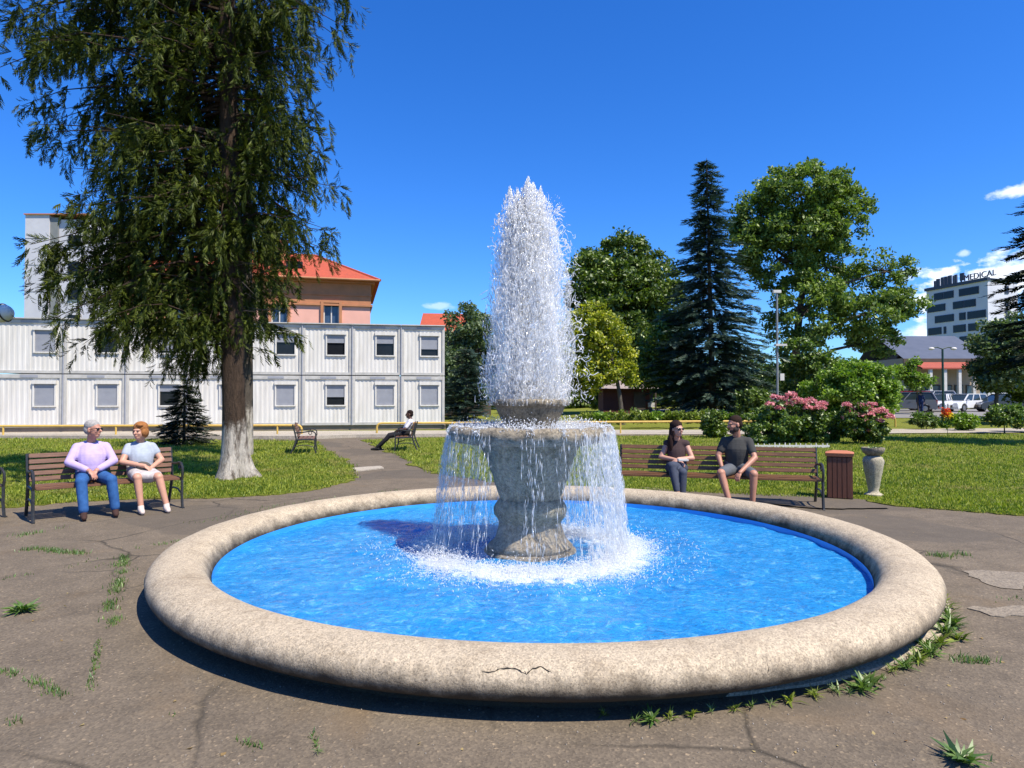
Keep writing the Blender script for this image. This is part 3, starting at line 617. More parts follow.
def core():
    m, t, ou = newmat('white_water_core'); v = coords(t, 'Object', (1, 1, .30)); v2 = coords(t, 'Object', (1, 1, .7))
    f = math_n(t, 'MULTIPLY', ramp(t, noise(t, v, 15, 8, .75, .7), ((.40, (0, 0, 0)), (.60, (1, 1, 1)))), ramp(t, noise(t, v2, 46, 6, .75), ((.38, (.1, .1, .1)), (.58, (1, 1, 1)))))
    d = t.nodes.new('ShaderNodeBsdfDiffuse'); d.inputs[0].default_value = (.95, .96, .97, 1); tl = t.nodes.new('ShaderNodeBsdfTranslucent'); tl.inputs[0].default_value = (.95, .96, .97, 1)
    mm = t.nodes.new('ShaderNodeMixShader'); mm.inputs[0].default_value = .5; t.links.new(d.outputs[0], mm.inputs[1]); t.links.new(tl.outputs[0], mm.inputs[2])
    tp = t.nodes.new('ShaderNodeBsdfTransparent'); m3 = t.nodes.new('ShaderNodeMixShader'); t.links.new(math_n(t, 'MULTIPLY', f, .6), m3.inputs[0]); t.links.new(tp.outputs[0], m3.inputs[1]); t.links.new(mm.outputs[0], m3.inputs[2]); t.links.new(m3.outputs[0], ou.inputs[0])
    mb = MB()
    for sc, top in ((.80, 3.22), (.55, 3.34), (.30, 3.42)):
        pr = []
        for k in range(28):
            z = 1.50+(top-1.50)*k/27; r = float(np.interp(z, [1.5, 1.75, 2.2, 2.7, 3.1, 3.35, 3.55], [.40, .43, .41, .35, .27, .21, .15]))*sc*(1 if k < 22 else math.sqrt(max(.0, 1-((k-21)/6.3)**2)))
            pr.append((max(r, .004), z))
        i0 = len(mb.f); mb.lathe(pr, 72, fn=lambda r, z, a: (r*(1+.16*math.sin(a*5+z*3+sc*9)+.10*math.sin(a*11-z*6)), z+.06*math.sin(a*4+sc*20)*(z > 2.9))); mb.f = mb.f[:i0]+[q for q in mb.f[i0:] if len(q) == 4]
    o = mb.build('jet_core', m, None, PC, smooth=True); tag(o, 'soft white churning core inside the rising water jet', 'water core', None, 'stuff'); o.scale = (PS, PS, PS)
core()
def splash():
    n = 26000; a = rng.uniform(0, 6.28, n); r = .90+rng.normal(0, .13, n)+.06*np.sin(a*5); h = np.abs(rng.normal(0, .055, n))*np.exp(-((r-.9)/.2)**2)
    far = rng.uniform(0, 1, n) < .09; r = np.where(far, rng.uniform(.7, 1.55, n), r)
    pos = np.stack([r*np.cos(a), r*np.sin(a), (WZ+.083)/PS+h+.002], 1)
    V, F = droplets(pos, rng.normal(0, 1, (n, 3))+[0, 0, .5], rng.uniform(.006, .034, n), rng.uniform(.003, .009, n))
    o = np_obj('splash_foam', V, F, M_spray, None, PC); tag(o, 'white foam and splashes where the water hits the pool', 'foam', None, 'stuff')
splash()

for _o in COL.objects:
    if _o.name.split('.')[0] in ('water_jet', 'torn_water', 'falling_water', 'water_veil', 'splash_foam'): _o.scale = (PS, PS, PS)

# ------------------------------------------------------------------ vegetation
QV = np.array([(0, -.32, 0), (.45, -.5, .06), (1, 0, -.06), (.45, .5, .06)], float); QF = np.array([(0, 1, 2, 3)])
def leaves(pos, size, aspect=.7, upb=.4):
    n = len(pos); d = rng.normal(size=(n, 3)); d[:, 2] -= .25
    nrm = rng.normal(size=(n, 3)); nrm[:, 2] += upb*3
    Ms = frames(d, nrm)*size[:, None, None]; Ms[:, :, 1] *= aspect; return inst(QV, QF, Ms, pos)
def broadleaf(name, label, cat, loc, lobes, nclump, per, cr, ls, lmat, bmat, tr, group=None, upb=.4, kind=None, thin=None, limbs=True):
    root = thing(name, label, cat, loc, 0, group)
    L = np.array(lobes, float); wt = (L[:, 3]*L[:, 4]*L[:, 5])**(2/3); wt /= wt.sum()
    k = rng.choice(len(L), nclump, p=wt); d = rng.normal(size=(nclump, 3)); d /= np.linalg.norm(d, axis=1, keepdims=True)
    u = rng.uniform(.45, 1.0, nclump)**.6; c = L[k, :3]+d*u[:, None]*L[k, 3:]
    c[:, 2] = np.maximum(c[:, 2], .15)
    rc = cr*rng.uniform(.6, 1.35, nclump); ci = np.repeat(np.arange(nclump), per); n = len(ci)
    q = rng.normal(size=(n, 3)); q /= np.linalg.norm(q, axis=1, keepdims=True); q *= (rng.uniform(0, 1, n)**.45)[:, None]
    q[:, 2] *= .62; pos = c[ci]+q*rc[ci][:, None]
    V, F = leaves(pos, ls*rng.uniform(.6, 1.3, n), .65, upb)
    V[:, 2] = np.maximum(V[:, 2], .02)
    np_obj('crown' if tr > .05 else 'foliage', V, F, lmat, root)
    if limbs:
        mb = MB(); rr = random.Random(nclump); zt = min(L[:, 2].min(), L[:, 2].mean())
        top = Vector((L[:, 0].mean(), L[:, 1].mean(), L[:, 2].max()))
        H = top.z; bend = rr.uniform(-.1, .1)
        def ax(t): return Vector((top.x*t*t+bend*math.sin(t*3)*H*.1, top.y*t*t, H*t))
        mb.tube([ax(t) for t in np.linspace(-.01, .9, 10)], [tr*(1.35 if t < .02 else 1)*(1-.8*t) for t in np.linspace(0, .9, 10)], 10)
        for l in L:
            e = Vector(l[:3]); t0 = max(.18, min(.7, (e.z-.5*math.hypot(e.x-top.x*.5, e.y))/H)); s = ax(t0)
            mid = s.lerp(e, .5)+Vector((0, 0, .08*(e-s).length)); mb.tube([s, mid, e], [tr*.5*(1-t0*.6), tr*.3, tr*.16], 7)
            js = [j for j in range(nclump) if L[k[j], 0] == l[0] and L[k[j], 2] == l[2]][:14]
            for j in js:
                cc = Vector(c[j]); m_ = e.lerp(cc, .5)+Vector((0, 0, .1*cr)); mb.tube([e, m_, cc], [tr*.14, tr*.09, tr*.03], 5)
        mb.build('trunk' if tr > .05 else 'stems', bmat, root, smooth=True)
    return root
# needle spray template (a flattened, drooping conifer shoot, along +x)
def spray_template(fingers=5, droop=.25):
    V, F = [], []
    def strip(p, q, w, h):
        p, q = np.array(p, float), np.array(q, float); d = q-p; nn = np.cross(d, [0, 0, 1]); nn /= np.linalg.norm(nn)+1e-9
        i = len(V); V.extend([p-nn*w*.6, q-nn*w*.12, q+nn*w*.12, p+nn*w*.6]); F.append((i, i+1, i+2, i+3))
    strip((0, 0, 0), (.5, 0, 0), .12, 0); strip((.5, 0, 0), (1, 0, -droop), .12, 0)
    for k in range(fingers):
        t = .12+.78*k/fingers; z = -droop*max(0, (t-.5)*2); l = .42*(1-t*.55)
        for s in (-1, 1): strip((t, 0, z), (t+l*.8, s*l*.75, z-l*.35), .12, 0)
    return np.array(V), np.array(F)
def conifer(name, label, cat, loc, H, Rf, mat, bmat, tr, whorl=.4, nb=7, up=.15, droop=.5, tw=.35, hang=.6, spacing=.22, lr=(.72, 1.1), z0=.3, group=None, zcut=None, fingers=5, taper=1.0, lean=(0, 0), trunk_foliage=0, zfoot=0, prof=None):
    root = thing(name, label, cat, loc, 0, group); rr = random.Random(int(H*100)); SV, SF = spray_template(fingers)
    mb = MB(); br = MB(); Ps, Ds, Ss = [], [], []
    def ax(z): return Vector((lean[0]*z/H, lean[1]*z/H, z))
    zz = np.concatenate([[-.05, .05, .2, .5, 1.0], np.linspace(1.5, H, 12)]) if tr > .2 else np.linspace(-.05, H, 10)
    rad = [tr*(1-z/H)**.8*taper+.01+(tr*.75*math.exp(-max(z, 0)/.28) if tr > .2 else 0) for z in zz]
    i0 = len(mb.v); mb.tube([ax(z) for z in zz], rad, 20)
    if tr > .2:       # root flare
        for i in range(len(mb.v)):
            x, y, z = mb.v[i]; a = math.atan2(y, x); k = 1+.28*math.exp(-max(z, 0)/.3)*(math.sin(a*3+.5)+.5*math.sin(a*5+2)); mb.v[i] = (x*k, y*k, z)
    z = z0
    while z < (zcut or H-.15):
        for b in range(nb):
            a = rr.uniform(0, 2*math.pi); L = Rf(z, a)*rr.uniform(*lr)
            if L < .12: continue
            zb = z+rr.uniform(-.5, .5)*whorl; s = ax(zb); dh = Vector((math.cos(a), math.sin(a), 0)); sd_ = Vector((-math.sin(a), math.cos(a), 0)); cv = rr.uniform(-.12, .12); dr = droop*rr.uniform(.6, 1.3); u_ = up*rr.uniform(.5, 1.4)+(rr.uniform(-.22, .12) if hang > 1.2 else 0)
            def pt(t): return s+dh*(L*t)+sd_*(cv*L*t*t)+Vector((0, 0, L*(u_*t-dr*t*t+.25*dr*t**4)))
            pts = [pt(t) for t in (0, .25, .5, .75, 1)]; br.tube(pts, [max(.006, tr*.11*(1-t*.85)*min(1, L/2)) for t in (0, .25, .5, .75, 1)], 5)
            m = max(3, int(L/spacing*2))
            for i in range(m):
                t = .12+.88*(i+rr.random())/m; p = pt(t); sgn = 1 if i % 2 else -1
                side = sgn*(1-t*.75)*rr.uniform(.3, 1.0); 
                d = dh*(.55+.5*t)+sd_*side+Vector((0, 0, -hang*rr.uniform(.4, 1.5)))
                Ps.append(p); Ds.append(d.normalized()); Ss.append(tw*rr.uniform(.6, 1.25)*(1.15-.35*t))
                if hang > .8:      # second tier of hanging shoots
                    Ps.append(p+d.normalized()*tw*.7+Vector((rr.uniform(-.08, .08), rr.uniform(-.08, .08), 0))); Ds.append((d*.3+Vector((0, 0, -1))).normalized()); Ss.append(tw*rr.uniform(.5, 1.3))
                    if rr.random() < .5: Ps.append(p+d.normalized()*tw*.3+Vector((rr.uniform(-.15, .15), rr.uniform(-.15, .15), .05))); Ds.append((dh*.7+sd_*rr.uniform(-1, 1)+Vector((0, 0, -.5))).normalized()); Ss.append(tw*rr.uniform(.5, 1.0))
        z += whorl*rr.uniform(.8, 1.2)
    for i in range(trunk_foliage):
        zb = rr.uniform(2.0, 7.5); a = rr.uniform(math.pi, 2*math.pi); p = ax(zb)+Vector((math.cos(a), math.sin(a), 0))*(tr*(1-zb/H)+.03)
        Ps.append(p); Ds.append(Vector((math.cos(a)*.5, math.sin(a)*.5, -1)).normalized()); Ss.append(rr.uniform(.12, .34))
    P_, D_, S_ = np.array([tuple(p) for p in Ps]), np.array([tuple(d) for d in Ds]), np.array(Ss)
    nrm = np.tile([0, 0, 1.0], (len(P_), 1))+rng.normal(0, .45, (len(P_), 3)); Ms = frames(D_, nrm); Ms = np.stack([Ms[:, :, 0], Ms[:, :, 1]*rng.uniform(.6, 1, len(P_))[:, None], Ms[:, :, 2]], 2)*S_[:, None, None]
    V, F = inst(SV, SF, Ms, P_); V[:, 2] = np.maximum(V[:, 2], .02)
    np_obj('crown', V, F, mat, root)
    t_ = mb.build('trunk', bmat, root, smooth=True); br.build('branches', M_bark, root, smooth=True)
    return root
L_spruce = leaf_mat('spruce_needles', (.007, .017, .003), (.090, .112, .013), .15, .015, 1.6, (1.2, 1.3, .5))
L_blue = leaf_mat('blue_spruce_needles', (.012, .030, .022), (.060, .110, .085), .12, .06, 1.0, (1, 1.2, .8))
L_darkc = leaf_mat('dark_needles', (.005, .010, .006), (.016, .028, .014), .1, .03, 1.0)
L_dark = leaf_mat('dark_leaves', (.022, .055, .004), (.15, .215, .016), .25, .07, .35)
L_mid = leaf_mat('mid_leaves', (.035, .080, .009), (.17, .25, .030), .3, .08, .35)
L_loc = leaf_mat('locust_leaves', (.04, .085, .014), (.24, .32, .06), .28, .04, .4)
L_yel = leaf_mat('yellow_leaves', (.06, .11, .008), (.52, .50, .03), .35, .06, .5)
L_bright = leaf_mat('bright_leaves', (.05, .12, .006), (.26, .38, .03), .35, .06, 1.0)
L_grey = leaf_mat('grey_leaves', (.04, .075, .03), (.15, .20, .09), .3, .06, .6)

# the big spruce by the couple
T0 = G(235, 478)
def Rbig(z, a):
    l = np.interp(z, [1.5, 2.0, 2.8, 3.6, 4.6, 5.6, 6.6, 7.6, 8.6, 12, 18], [.6, 2.9, 3.8, 4.1, 4.0, 3.8, 4.0, 4.5, 4.2, 3.4, .3])
    r = np.interp(z, [1.8, 2.2, 3.0, 3.8, 4.4, 5.4, 6.2, 7.4, 8.6, 12, 18], [.2, .6, 1.0, 1.3, 1.9, 2.1, 1.9, 2.1, 2.6, 2.6, .3])
    f = min(l, r)*.75+.6*(z > 2.2); c = math.cos(a)
    return (l*(-c) + f*(1+c) if c < 0 else r*c + f*(1-c))
def needle_template():
    V, F = [], []
    def strip(p, q, w):
        p, q = np.array(p, float), np.array(q, float); d = q-p; nn = np.cross(d, [0, 0, 1]); nn /= np.linalg.norm(nn)+1e-9
        i = len(V); V.extend([p-nn*w*.5, q-nn*w*.25, q+nn*w*.25, p+nn*w*.5]); F.append((i, i+1, i+2, i+3))
    strip((0, 0, 0), (.55, 0, .02), .085); strip((.55, 0, .02), (1, 0, -.08), .07)
    for k in range(5):
        t = .10+.80*k/5; l = .40*(1-t*.5)
        for s in (-1, 1): strip((t, 0, 0), (t+l*.85, s*l*(.50+.12*(k % 2)), -.10-.10*(k % 3)), .085)
    return np.array(V), np.array(F)
def big_spruce():
    H = 18.0; root = thing('spruce_tree', 'huge drooping spruce with whitewashed trunk foot beside the left bench', 'tree', T0); rr = random.Random(12); SV, SF = needle_template()
    def ax(z): return Vector((-.45*z/H, 0, z))
    mb = MB(); zz = [-.05, .05, .2, .5, 1.0]+list(np.linspace(1.5, H, 14)); mb.tube([ax(z) for z in zz], [.225*(1-z/H)**.6+.01+.20*math.exp(-max(z, 0)/.28) for z in zz], 24)
    for i in range(len(mb.v)):
        x, y, z = mb.v[i]; a = math.atan2(y, x); k = 1+.30*math.exp(-max(z, 0)/.3)*(math.sin(a*3+.5)+.5*math.sin(a*5+2))+.03*math.sin(a*4+z*2); mb.v[i] = (x*k, y*k, z)
    br = MB(); Ps, Ds, Ss = [], [], []
    Lz = [2.7, 3.3, 4.2, 5.3, 6.0, 7.1, 8.2, 9.1, 10.4, 12]; Lv = [2.0, 3.0, 3.6, 3.8, 3.3, 3.8, 3.9, 4.4, 3.9, 3.3]
    Rz = [3.2, 3.8, 4.6, 5.1, 6.0, 7.0, 8.0, 9.3, 10, 12]; Rv = [.6, .9, 1.1, 2.0, 2.15, 1.9, 2.1, 2.6, 2.4, 2.2]
    z = 2.75
    while z < 11.8:
        for b in range(3):
            u = rr.random()
            if u < .52: a = rr.gauss(math.pi, .62)
            elif u < .80: a = rr.gauss(0, .55)
            elif u < .93: a = rr.gauss(math.pi/2, .5)
            else: a = rr.gauss(-math.pi/2, .4)
            c = math.cos(a); l, r = float(np.interp(z, Lz, Lv)), float(np.interp(z, Rz, Rv)); f = min(l, r, 1.6)*.75
            L = (l*(-c)+f*(1+c) if c < 0 else r*c+f*(1-c))*rr.uniform(.62, 1.08)
            if c > -.2 and z < 3.2: continue
            s = ax(z+rr.uniform(-.1, .1)); dh = Vector((math.cos(a), math.sin(a), 0)); sd_ = Vector((-math.sin(a), math.cos(a), 0)); cv = rr.uniform(-.2, .2); u_ = rr.uniform(.0, .28); dr = rr.uniform(.18, .42)
            def pt(t): return s+dh*(L*t)+sd_*(cv*L*t*t)+Vector((0, 0, L*(u_*t-dr*t*t)+.10*math.sin(t*7+z)))
            ts = [0, .2, .4, .6, .8, 1]; br.tube([pt(t) for t in ts], [max(.005, .030*(1-t*.9)*min(1.2, L/2.2)) for t in ts], 5)
            m = int(L/.095); gap = rr.uniform(0, 6.28)
            for i in range(m):
                t = (i+rr.random())/m
                if t < .16 or math.sin(t*L*3.1+gap) < -.70: continue
                for sg in (-1, 1):
                    if rr.random() < .22: continue
                    w = (1.05-.75*t)*rr.uniform(.05, .62)*min(1, L/2.5); p = pt(t)+sd_*(sg*w)+dh*rr.uniform(-.1, .25)-Vector((0, 0, w*.22)); n = rr.choice([1, 2, 2, 3, 4, 5]) if rr.random() < .75 else 6
                    d = (dh*rr.uniform(.1, .9)+sd_*sg*rr.uniform(.1, .9)+Vector((0, 0, -rr.uniform(.1, .7)))).normalized(); q = p.copy()
                    for k in range(n):
                        Ps.append(q.copy()); dd = (d*(.75 if k == 0 else .38)+Vector((rr.gauss(0, .28), rr.gauss(0, .28), -.25-.3*k))).normalized(); Ds.append(dd); Ss.append(rr.uniform(.19, .34)*(1-.04*k))
                        q = q+Vector((rr.gauss(0, .02), rr.gauss(0, .02), 0))+(d*.35+Vector((0, 0, -1))).normalized()*.115
                    if rr.random() < .5: Ps.append(p.copy()); Ds.append((dh*.8+sd_*sg*.6+Vector((0, 0, rr.uniform(-.1, .35)))).normalized()); Ss.append(rr.uniform(.16, .28))
        z += .098
    for i in range(150):
        zb = rr.uniform(2.6, 6.2); a = rr.uniform(math.pi, 2*math.pi); p = ax(zb)+Vector((math.cos(a), math.sin(a), 0))*.27
        Ps.append(p); Ds.append(Vector((math.cos(a)*.5, math.sin(a)*.5, -1)).normalized()); Ss.append(rr.uniform(.10, .28))
    P_, D_, S_ = np.array([tuple(p) for p in Ps]), np.array([tuple(d) for d in Ds]), np.array(Ss)
    nrm = rng.normal(0, 1, (len(P_), 3)); nrm[:, 2] += .6; Ms = frames(D_, nrm); Ms[:, :, 1] *= rng.uniform(.55, .95, len(P_))[:, None]; V, F = inst(SV, SF, Ms*S_[:, None, None], P_)
    print('big spruce sprays', len(P_)); np_obj('crown', V, F, L_spruce, root); mb.build('trunk', M_bark, root, smooth=True); br.build('branches', M_bark, root, smooth=True)
    # a few dead, bare twigs
    db = MB()
    for i in range(46):
        zb = rr.uniform(3.2, 9.8); a = rr.uniform(-1.2, 1.2); p = ax(zb); d = Vector((math.cos(a), math.sin(a), rr.uniform(-.1, .35))).normalized(); l = rr.uniform(.5, 1.7); pts = [p, p+d*l*.5+Vector((0, 0, rr.uniform(-.08, .08))), p+d*l+Vector((0, 0, rr.uniform(-.35, .05)))]; db.tube(pts, [.013, .008, .003], 5)
    db.build('dead_twigs', M_bark2, root, smooth=True)
big_spruce()
T1 = Vector((X(246, 18.9), 18.9, 0))
conifer('spruce_tree', 'slimmer spruce with whitewashed foot directly behind the huge spruce', 'tree', T1, 13, lambda z, a: float(np.interp(z, [2.5, 4, 6, 13], [.9, 1.5, 1.7, .2])), L_spruce, M_barkw, .20, whorl=.40, nb=5, up=.1, droop=.4, tw=.34, hang=1.0, spacing=.26, z0=3.2, fingers=4)
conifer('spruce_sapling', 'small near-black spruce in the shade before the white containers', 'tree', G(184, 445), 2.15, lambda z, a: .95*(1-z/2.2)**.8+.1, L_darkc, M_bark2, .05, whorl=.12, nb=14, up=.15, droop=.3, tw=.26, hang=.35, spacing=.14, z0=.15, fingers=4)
# tall blue spruce in the middle
conifer('blue_spruce', 'tall dark blue spruce rising behind the right bench, between the two big leafy trees', 'tree', (X(713, 45), 45, HG(12, 45)), 17.6, lambda z, a: float(np.interp(z, [.3, 2, 5, 8, 11, 13, 15.5, 17.6], [4.5, 4.5, 3.8, 3.0, 2.1, 1.4, .8, .15])), L_blue, M_bark2, .22, whorl=.40, nb=13, up=.12, droop=.32, tw=.72, hang=.5, spacing=.32, lr=(.55, 1.15), z0=.4, fingers=4, lean=(-.35, 0))
conifer('blue_spruce', 'low silvery blue spruce at the right end of the white containers, behind the jet', 'tree', (X(466, 36), 36, 0), 4.3, lambda z, a: 1.6*(1-z/4.5)**.75+.1, L_blue, M_bark2, .08, whorl=.22, nb=13, up=.2, droop=.3, tw=.45, hang=.3, spacing=.24, z0=.2, fingers=4)
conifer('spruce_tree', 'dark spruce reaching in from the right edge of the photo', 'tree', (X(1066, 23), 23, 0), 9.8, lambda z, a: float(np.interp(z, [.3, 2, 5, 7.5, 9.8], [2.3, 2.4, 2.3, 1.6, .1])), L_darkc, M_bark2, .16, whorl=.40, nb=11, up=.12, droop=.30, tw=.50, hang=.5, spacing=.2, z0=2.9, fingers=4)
def lob(Y, l):        # pixel ellipses (x, y, rx, ry) of a crown at depth Y, turned into real lobes round the trunk
    x0 = l[0][0]; rr = random.Random(len(l)); out = []
    return out
def lobes_at(tx, Y, zb, l, depth=.8):
    rr = random.Random(int(tx)); o = []
    for (px, py, rx, ry) in l:
        s = Y/FPX; o.append((X(px, Y)-X(tx, Y), rr.uniform(-.35, .35)*rx*s*2*depth, Z(py, Y)-zb, rx*s, max(rx, ry)*s*depth, ry*s))
    return o
def bt(name, label, tx, Y, l, nclump, per, cr, ls, lm, bm_, tr, depth=.8, **k):
    zb = HG(X(tx, Y), Y); return broadleaf(name, label, 'tree', (X(tx, Y), Y, zb), lobes_at(tx, Y, zb, l, depth), nclump, per, cr, ls, lm, bm_, tr, **k)
bt('maple_tree', 'big dense dark green tree directly right of the fountain jet', 625, 62, [(622, 262, 40, 34), (592, 290, 26, 36), (655, 290, 32, 38), (610, 330, 38, 40), (660, 345, 28, 40), (625, 300, 45, 40)], 470, 150, .95, .34, L_dark, M_bark2, .45)
bt('locust_tree', 'tallest airy leafy tree with visible limbs, right of the tall blue spruce', 795, 55, [(800, 195, 48, 32), (760, 215, 30, 32), (838, 215, 28, 32), (775, 260, 36, 36), (835, 262, 36, 34), (885, 272, 26, 20), (862, 315, 40, 26), (900, 305, 20, 18), (800, 312, 40, 40), (880, 340, 26, 16), (745, 240, 16, 30), (800, 235, 45, 30)], 620, 110, .72, .29, L_loc, M_bark2, .42)
bt('golden_tree', 'smaller yellow-green tree just right of the fountain jet', 622, 40, [(592, 330, 24, 26), (614, 350, 24, 26), (586, 370, 24, 24), (606, 318, 15, 14), (572, 350, 16, 36), (622, 374, 16, 13)], 190, 140, .48, .19, L_yel, M_bark2, .16)
bt('leafy_tree', 'mid green tree with a pale forked trunk between the golden tree and the blue spruce', 684, 47, [(665, 345, 24, 26), (650, 370, 22, 22), (680, 372, 20, 20), (668, 325, 14, 14)], 120, 130, .6, .24, L_mid, M_barkw, .12)
bt('leafy_tree', 'dense green tree behind the right end of the container block', 462, 50, [(462, 330, 20, 28), (452, 365, 18, 34), (478, 350, 20, 40), (466, 392, 24, 24)], 130, 140, .7, .27, L_grey, M_bark2, .2)
bt('leafy_tree', 'dark shady tree filling the gap behind the golden tree', 650, 60, [(600, 385, 30, 22), (640, 375, 34, 26), (680, 380, 30, 24), (715, 385, 30, 20)], 130, 140, .8, .32, L_dark, M_bark2, .2)
bt('leafy_tree', 'small bright green tree under the tall locust tree', 800, 48, [(803, 355, 24, 22), (796, 378, 24, 22), (815, 372, 18, 22)], 90, 130, .6, .24, L_mid, M_bark2, .12)
bt('leafy_tree', 'young light green street tree standing by the grey van', 918, 50, [(913, 370, 15, 11), (920, 380, 12, 8)], 40, 110, .45, .2, L_bright, M_bark2, .07)
bt('leafy_tree', 'round yellow-green tree in front of the white office tower', 995, 40, [(996, 345, 30, 24), (1000, 375, 34, 16), (1020, 350, 26, 36)], 130, 140, .6, .22, L_grey, M_bark2, .14)
bt('leafy_tree', 'dark low-branched tree at the right edge beyond the cars', 1040, 44, [(1010, 385, 30, 14), (1040, 360, 40, 30), (1050, 390, 40, 20)], 110, 140, .7, .26, L_dark, M_bark2, .18)
# shrubs
def shrub(label, px, Y, l, n, per, cr, ls, lm, group=None, name='shrub', cat='shrub', tr=.02, depth=.9):
    zb = HG(X(px, Y), Y); return broadleaf(name, label, cat, (X(px, Y), Y, zb), lobes_at(px, Y, zb, l, depth), n, per, cr, ls, lm, M_bark2, tr, group, limbs=tr > 0.01)
shrub('large round bright green bush behind the pink flower bushes', 853, 34, [(853, 392, 40, 32), (835, 400, 28, 24), (872, 398, 24, 26), (852, 378, 24, 16)], 330, 150, .34, .15, L_bright)
def flowers(root, heads, Y, col, px0):
    zb = root.location.z
    mb = MB(); rr = random.Random(4); Ps = []
    for (px, py, rx, ry) in heads:
        c = Vector((X(px, Y)-root.location.x, -rr.uniform(.3, .6), Z(py, Y-.4)-zb)); s = Y/FPX
        d = rng.normal(size=(150, 3)); d /= np.linalg.norm(d, axis=1, keepdims=True); d[:, 2] = np.abs(d[:, 2])*.9-.15
        Ps.append(np.array(tuple(c))+d*np.array([rx*s, rx*s, ry*s]))
        h = MB()
    for q in Ps:
        V, F = leaves(q, np.full(len(q), .075)*rng.uniform(.6, 1.2, len(q)), .9, .8); np_obj('flower_head', V, F, col, root)
L_pink = leaf_mat('pink_petals', (.55, .14, .18), (.90, .50, .50), .3, .03, 4, (1, 1, 1))
hy1 = shrub('wide green bush with pink flower heads on top, behind the right bench', 790, 23.8, [(775, 425, 30, 18), (805, 424, 32, 19), (765, 433, 24, 12), (820, 432, 24, 14), (790, 412, 28, 12)], 230, 100, .20, .12, L_mid)
flowers(hy1, [(771, 397, 4, 2.5), (779, 399, 5, 3), (786, 395, 5, 3), (797, 403, 6, 4), (806, 401, 6, 4), (775, 408, 4, 2.5), (790, 400, 5, 3), (812, 408, 6, 4), (764, 404, 4, 2), (817, 404, 5, 3), (802, 408, 4, 3), (783, 404, 5, 3)], 23.8, L_pink, 790)
hy2 = shrub('dark round bush covered with pink blooms, right of the wide flowering bush', 858, 23.4, [(858, 425, 21, 18), (850, 418, 14, 16), (870, 428, 12, 14)], 130, 110, .18, .11, L_dark)
flowers(hy2, [(841, 405, 4, 3), (849, 409, 5, 3), (855, 406, 5, 3), (862, 408, 5, 3), (868, 412, 6, 4), (875, 411, 5, 4), (880, 417, 4, 4), (850, 415, 5, 3), (860, 414, 5, 3), (844, 413, 3, 3), (848, 430, 3, 3), (861, 430, 3, 3), (873, 421, 4, 3), (840, 418, 3, 2), (866, 404, 4, 2), (856, 420, 3, 2)], 23.4, L_pink, 858)
shrub('low spreading shrub on the lawn left of the young flowering sapling', 926, 34, [(922, 419, 12, 6), (932, 421, 8, 5)], 36, 90, .22, .13, L_mid)
shrub('rounded yellow-green shrub on the lawn right of the young flowering sapling', 962, 33, [(961, 422, 11, 8)], 36, 90, .22, .13, L_bright)
shrub('feathery green shrub with a short stem near the right edge', 1004, 30, [(1003, 414, 17, 8), (1012, 410, 12, 8), (996, 418, 10, 5)], 60, 90, .24, .13, L_mid, tr=.03)
shrub('bushy green shrub at the right edge beyond the path', 1034, 31, [(1030, 418, 18, 10)], 40, 90, .24, .13, L_mid)
shrub('dark green upright bush behind the man in the grey t-shirt', 713, 27, [(712, 425, 10, 16), (716, 434, 9, 10)], 60, 90, .2, .13, L_dark)
shrub('dark leafy bush below the tall blue spruce', 752, 33, [(752, 402, 16, 16), (760, 410, 14, 12)], 60, 100, .3, .18, L_dark)
# sapling with orange and yellow flowers
sap = shrub('thin sapling with orange and yellow blooms in front of the white cars', 947, 27.6, [(947, 417, 6, 4), (945, 424, 5, 3)], 12, 60, .14, .10, L_bright, name='sapling', tr=.012)
for nm_, c_, px, py in (('orange_bloom', (.6, .07, .02), 945, 411.5), ('yellow_bloom', (.75, .55, .03), 949, 415)):
    q = np.array([X(px, 27.4)-sap.location.x, -.2, Z(py, 27.4)-sap.location.z])+rng.normal(0, .08, (60, 3)); V, F = leaves(q, np.full(60, .10), .8, .6); np_obj(nm_, V, F, leaf_mat(nm_, c_, tuple(min(1, x*1.4) for x in c_), .3, .02, 4, (1, 1, 1)), sap)
# flower bed plants in a row along the back path
L_bed = leaf_mat('bed_leaves', (.05, .10, .010), (.30, .34, .05), .35, .05, 1.5)
for i in range(15):
    px = 588+i*11.5+random.uniform(-3, 3); h = random.uniform(3.5, 7.5)
    kinds = ['low yellow-green plant in the flower bed along the back path', 'low yellow-green plant in the flower bed along the back path']
    shrub('low yellow-green plant in the flower bed along the back path', px, 35.5+random.uniform(-.4, .4), [(px, 419-h*.45, 7, h)], 14, 60, .22, .15, random.choice([L_bed, L_bed, L_bright]), group='plants of the flower bed along the back path', name='bed_plant', cat='plant', tr=0)
# far wood behind the park
n = 52; V_, F_, off = [], [], 0
for i in range(n):
    Yf = 92+random.uniform(-6, 8); px = 440+i*9.2; r = random.uniform(1.8, 3.2)*1.0; zz = random.uniform(2.5, 5.5)
    for j in range(5):
        c = np.array([X(px, Yf)+random.uniform(-2, 2), Yf+random.uniform(-2, 2), zz*random.uniform(.2, 1.1)]); q = rng.normal(size=(420, 3)); q /= np.linalg.norm(q, axis=1, keepdims=True)
        if X(px, Yf) > X(872, Yf): c[2] *= .45
        V, F = leaves(c+q*r*rng.uniform(.6, 1, (420, 1)), rng.uniform(.3, .65, 420), .7, .3); V[:, 2] = np.maximum(V[:, 2], .1); V_.append(V); F_.append(F+off); off += len(V)
tag(np_obj('far_trees', np.concatenate(V_), np.concatenate(F_), L_dark), 'dark wood closing the park far behind the trees', 'trees', None, 'stuff')
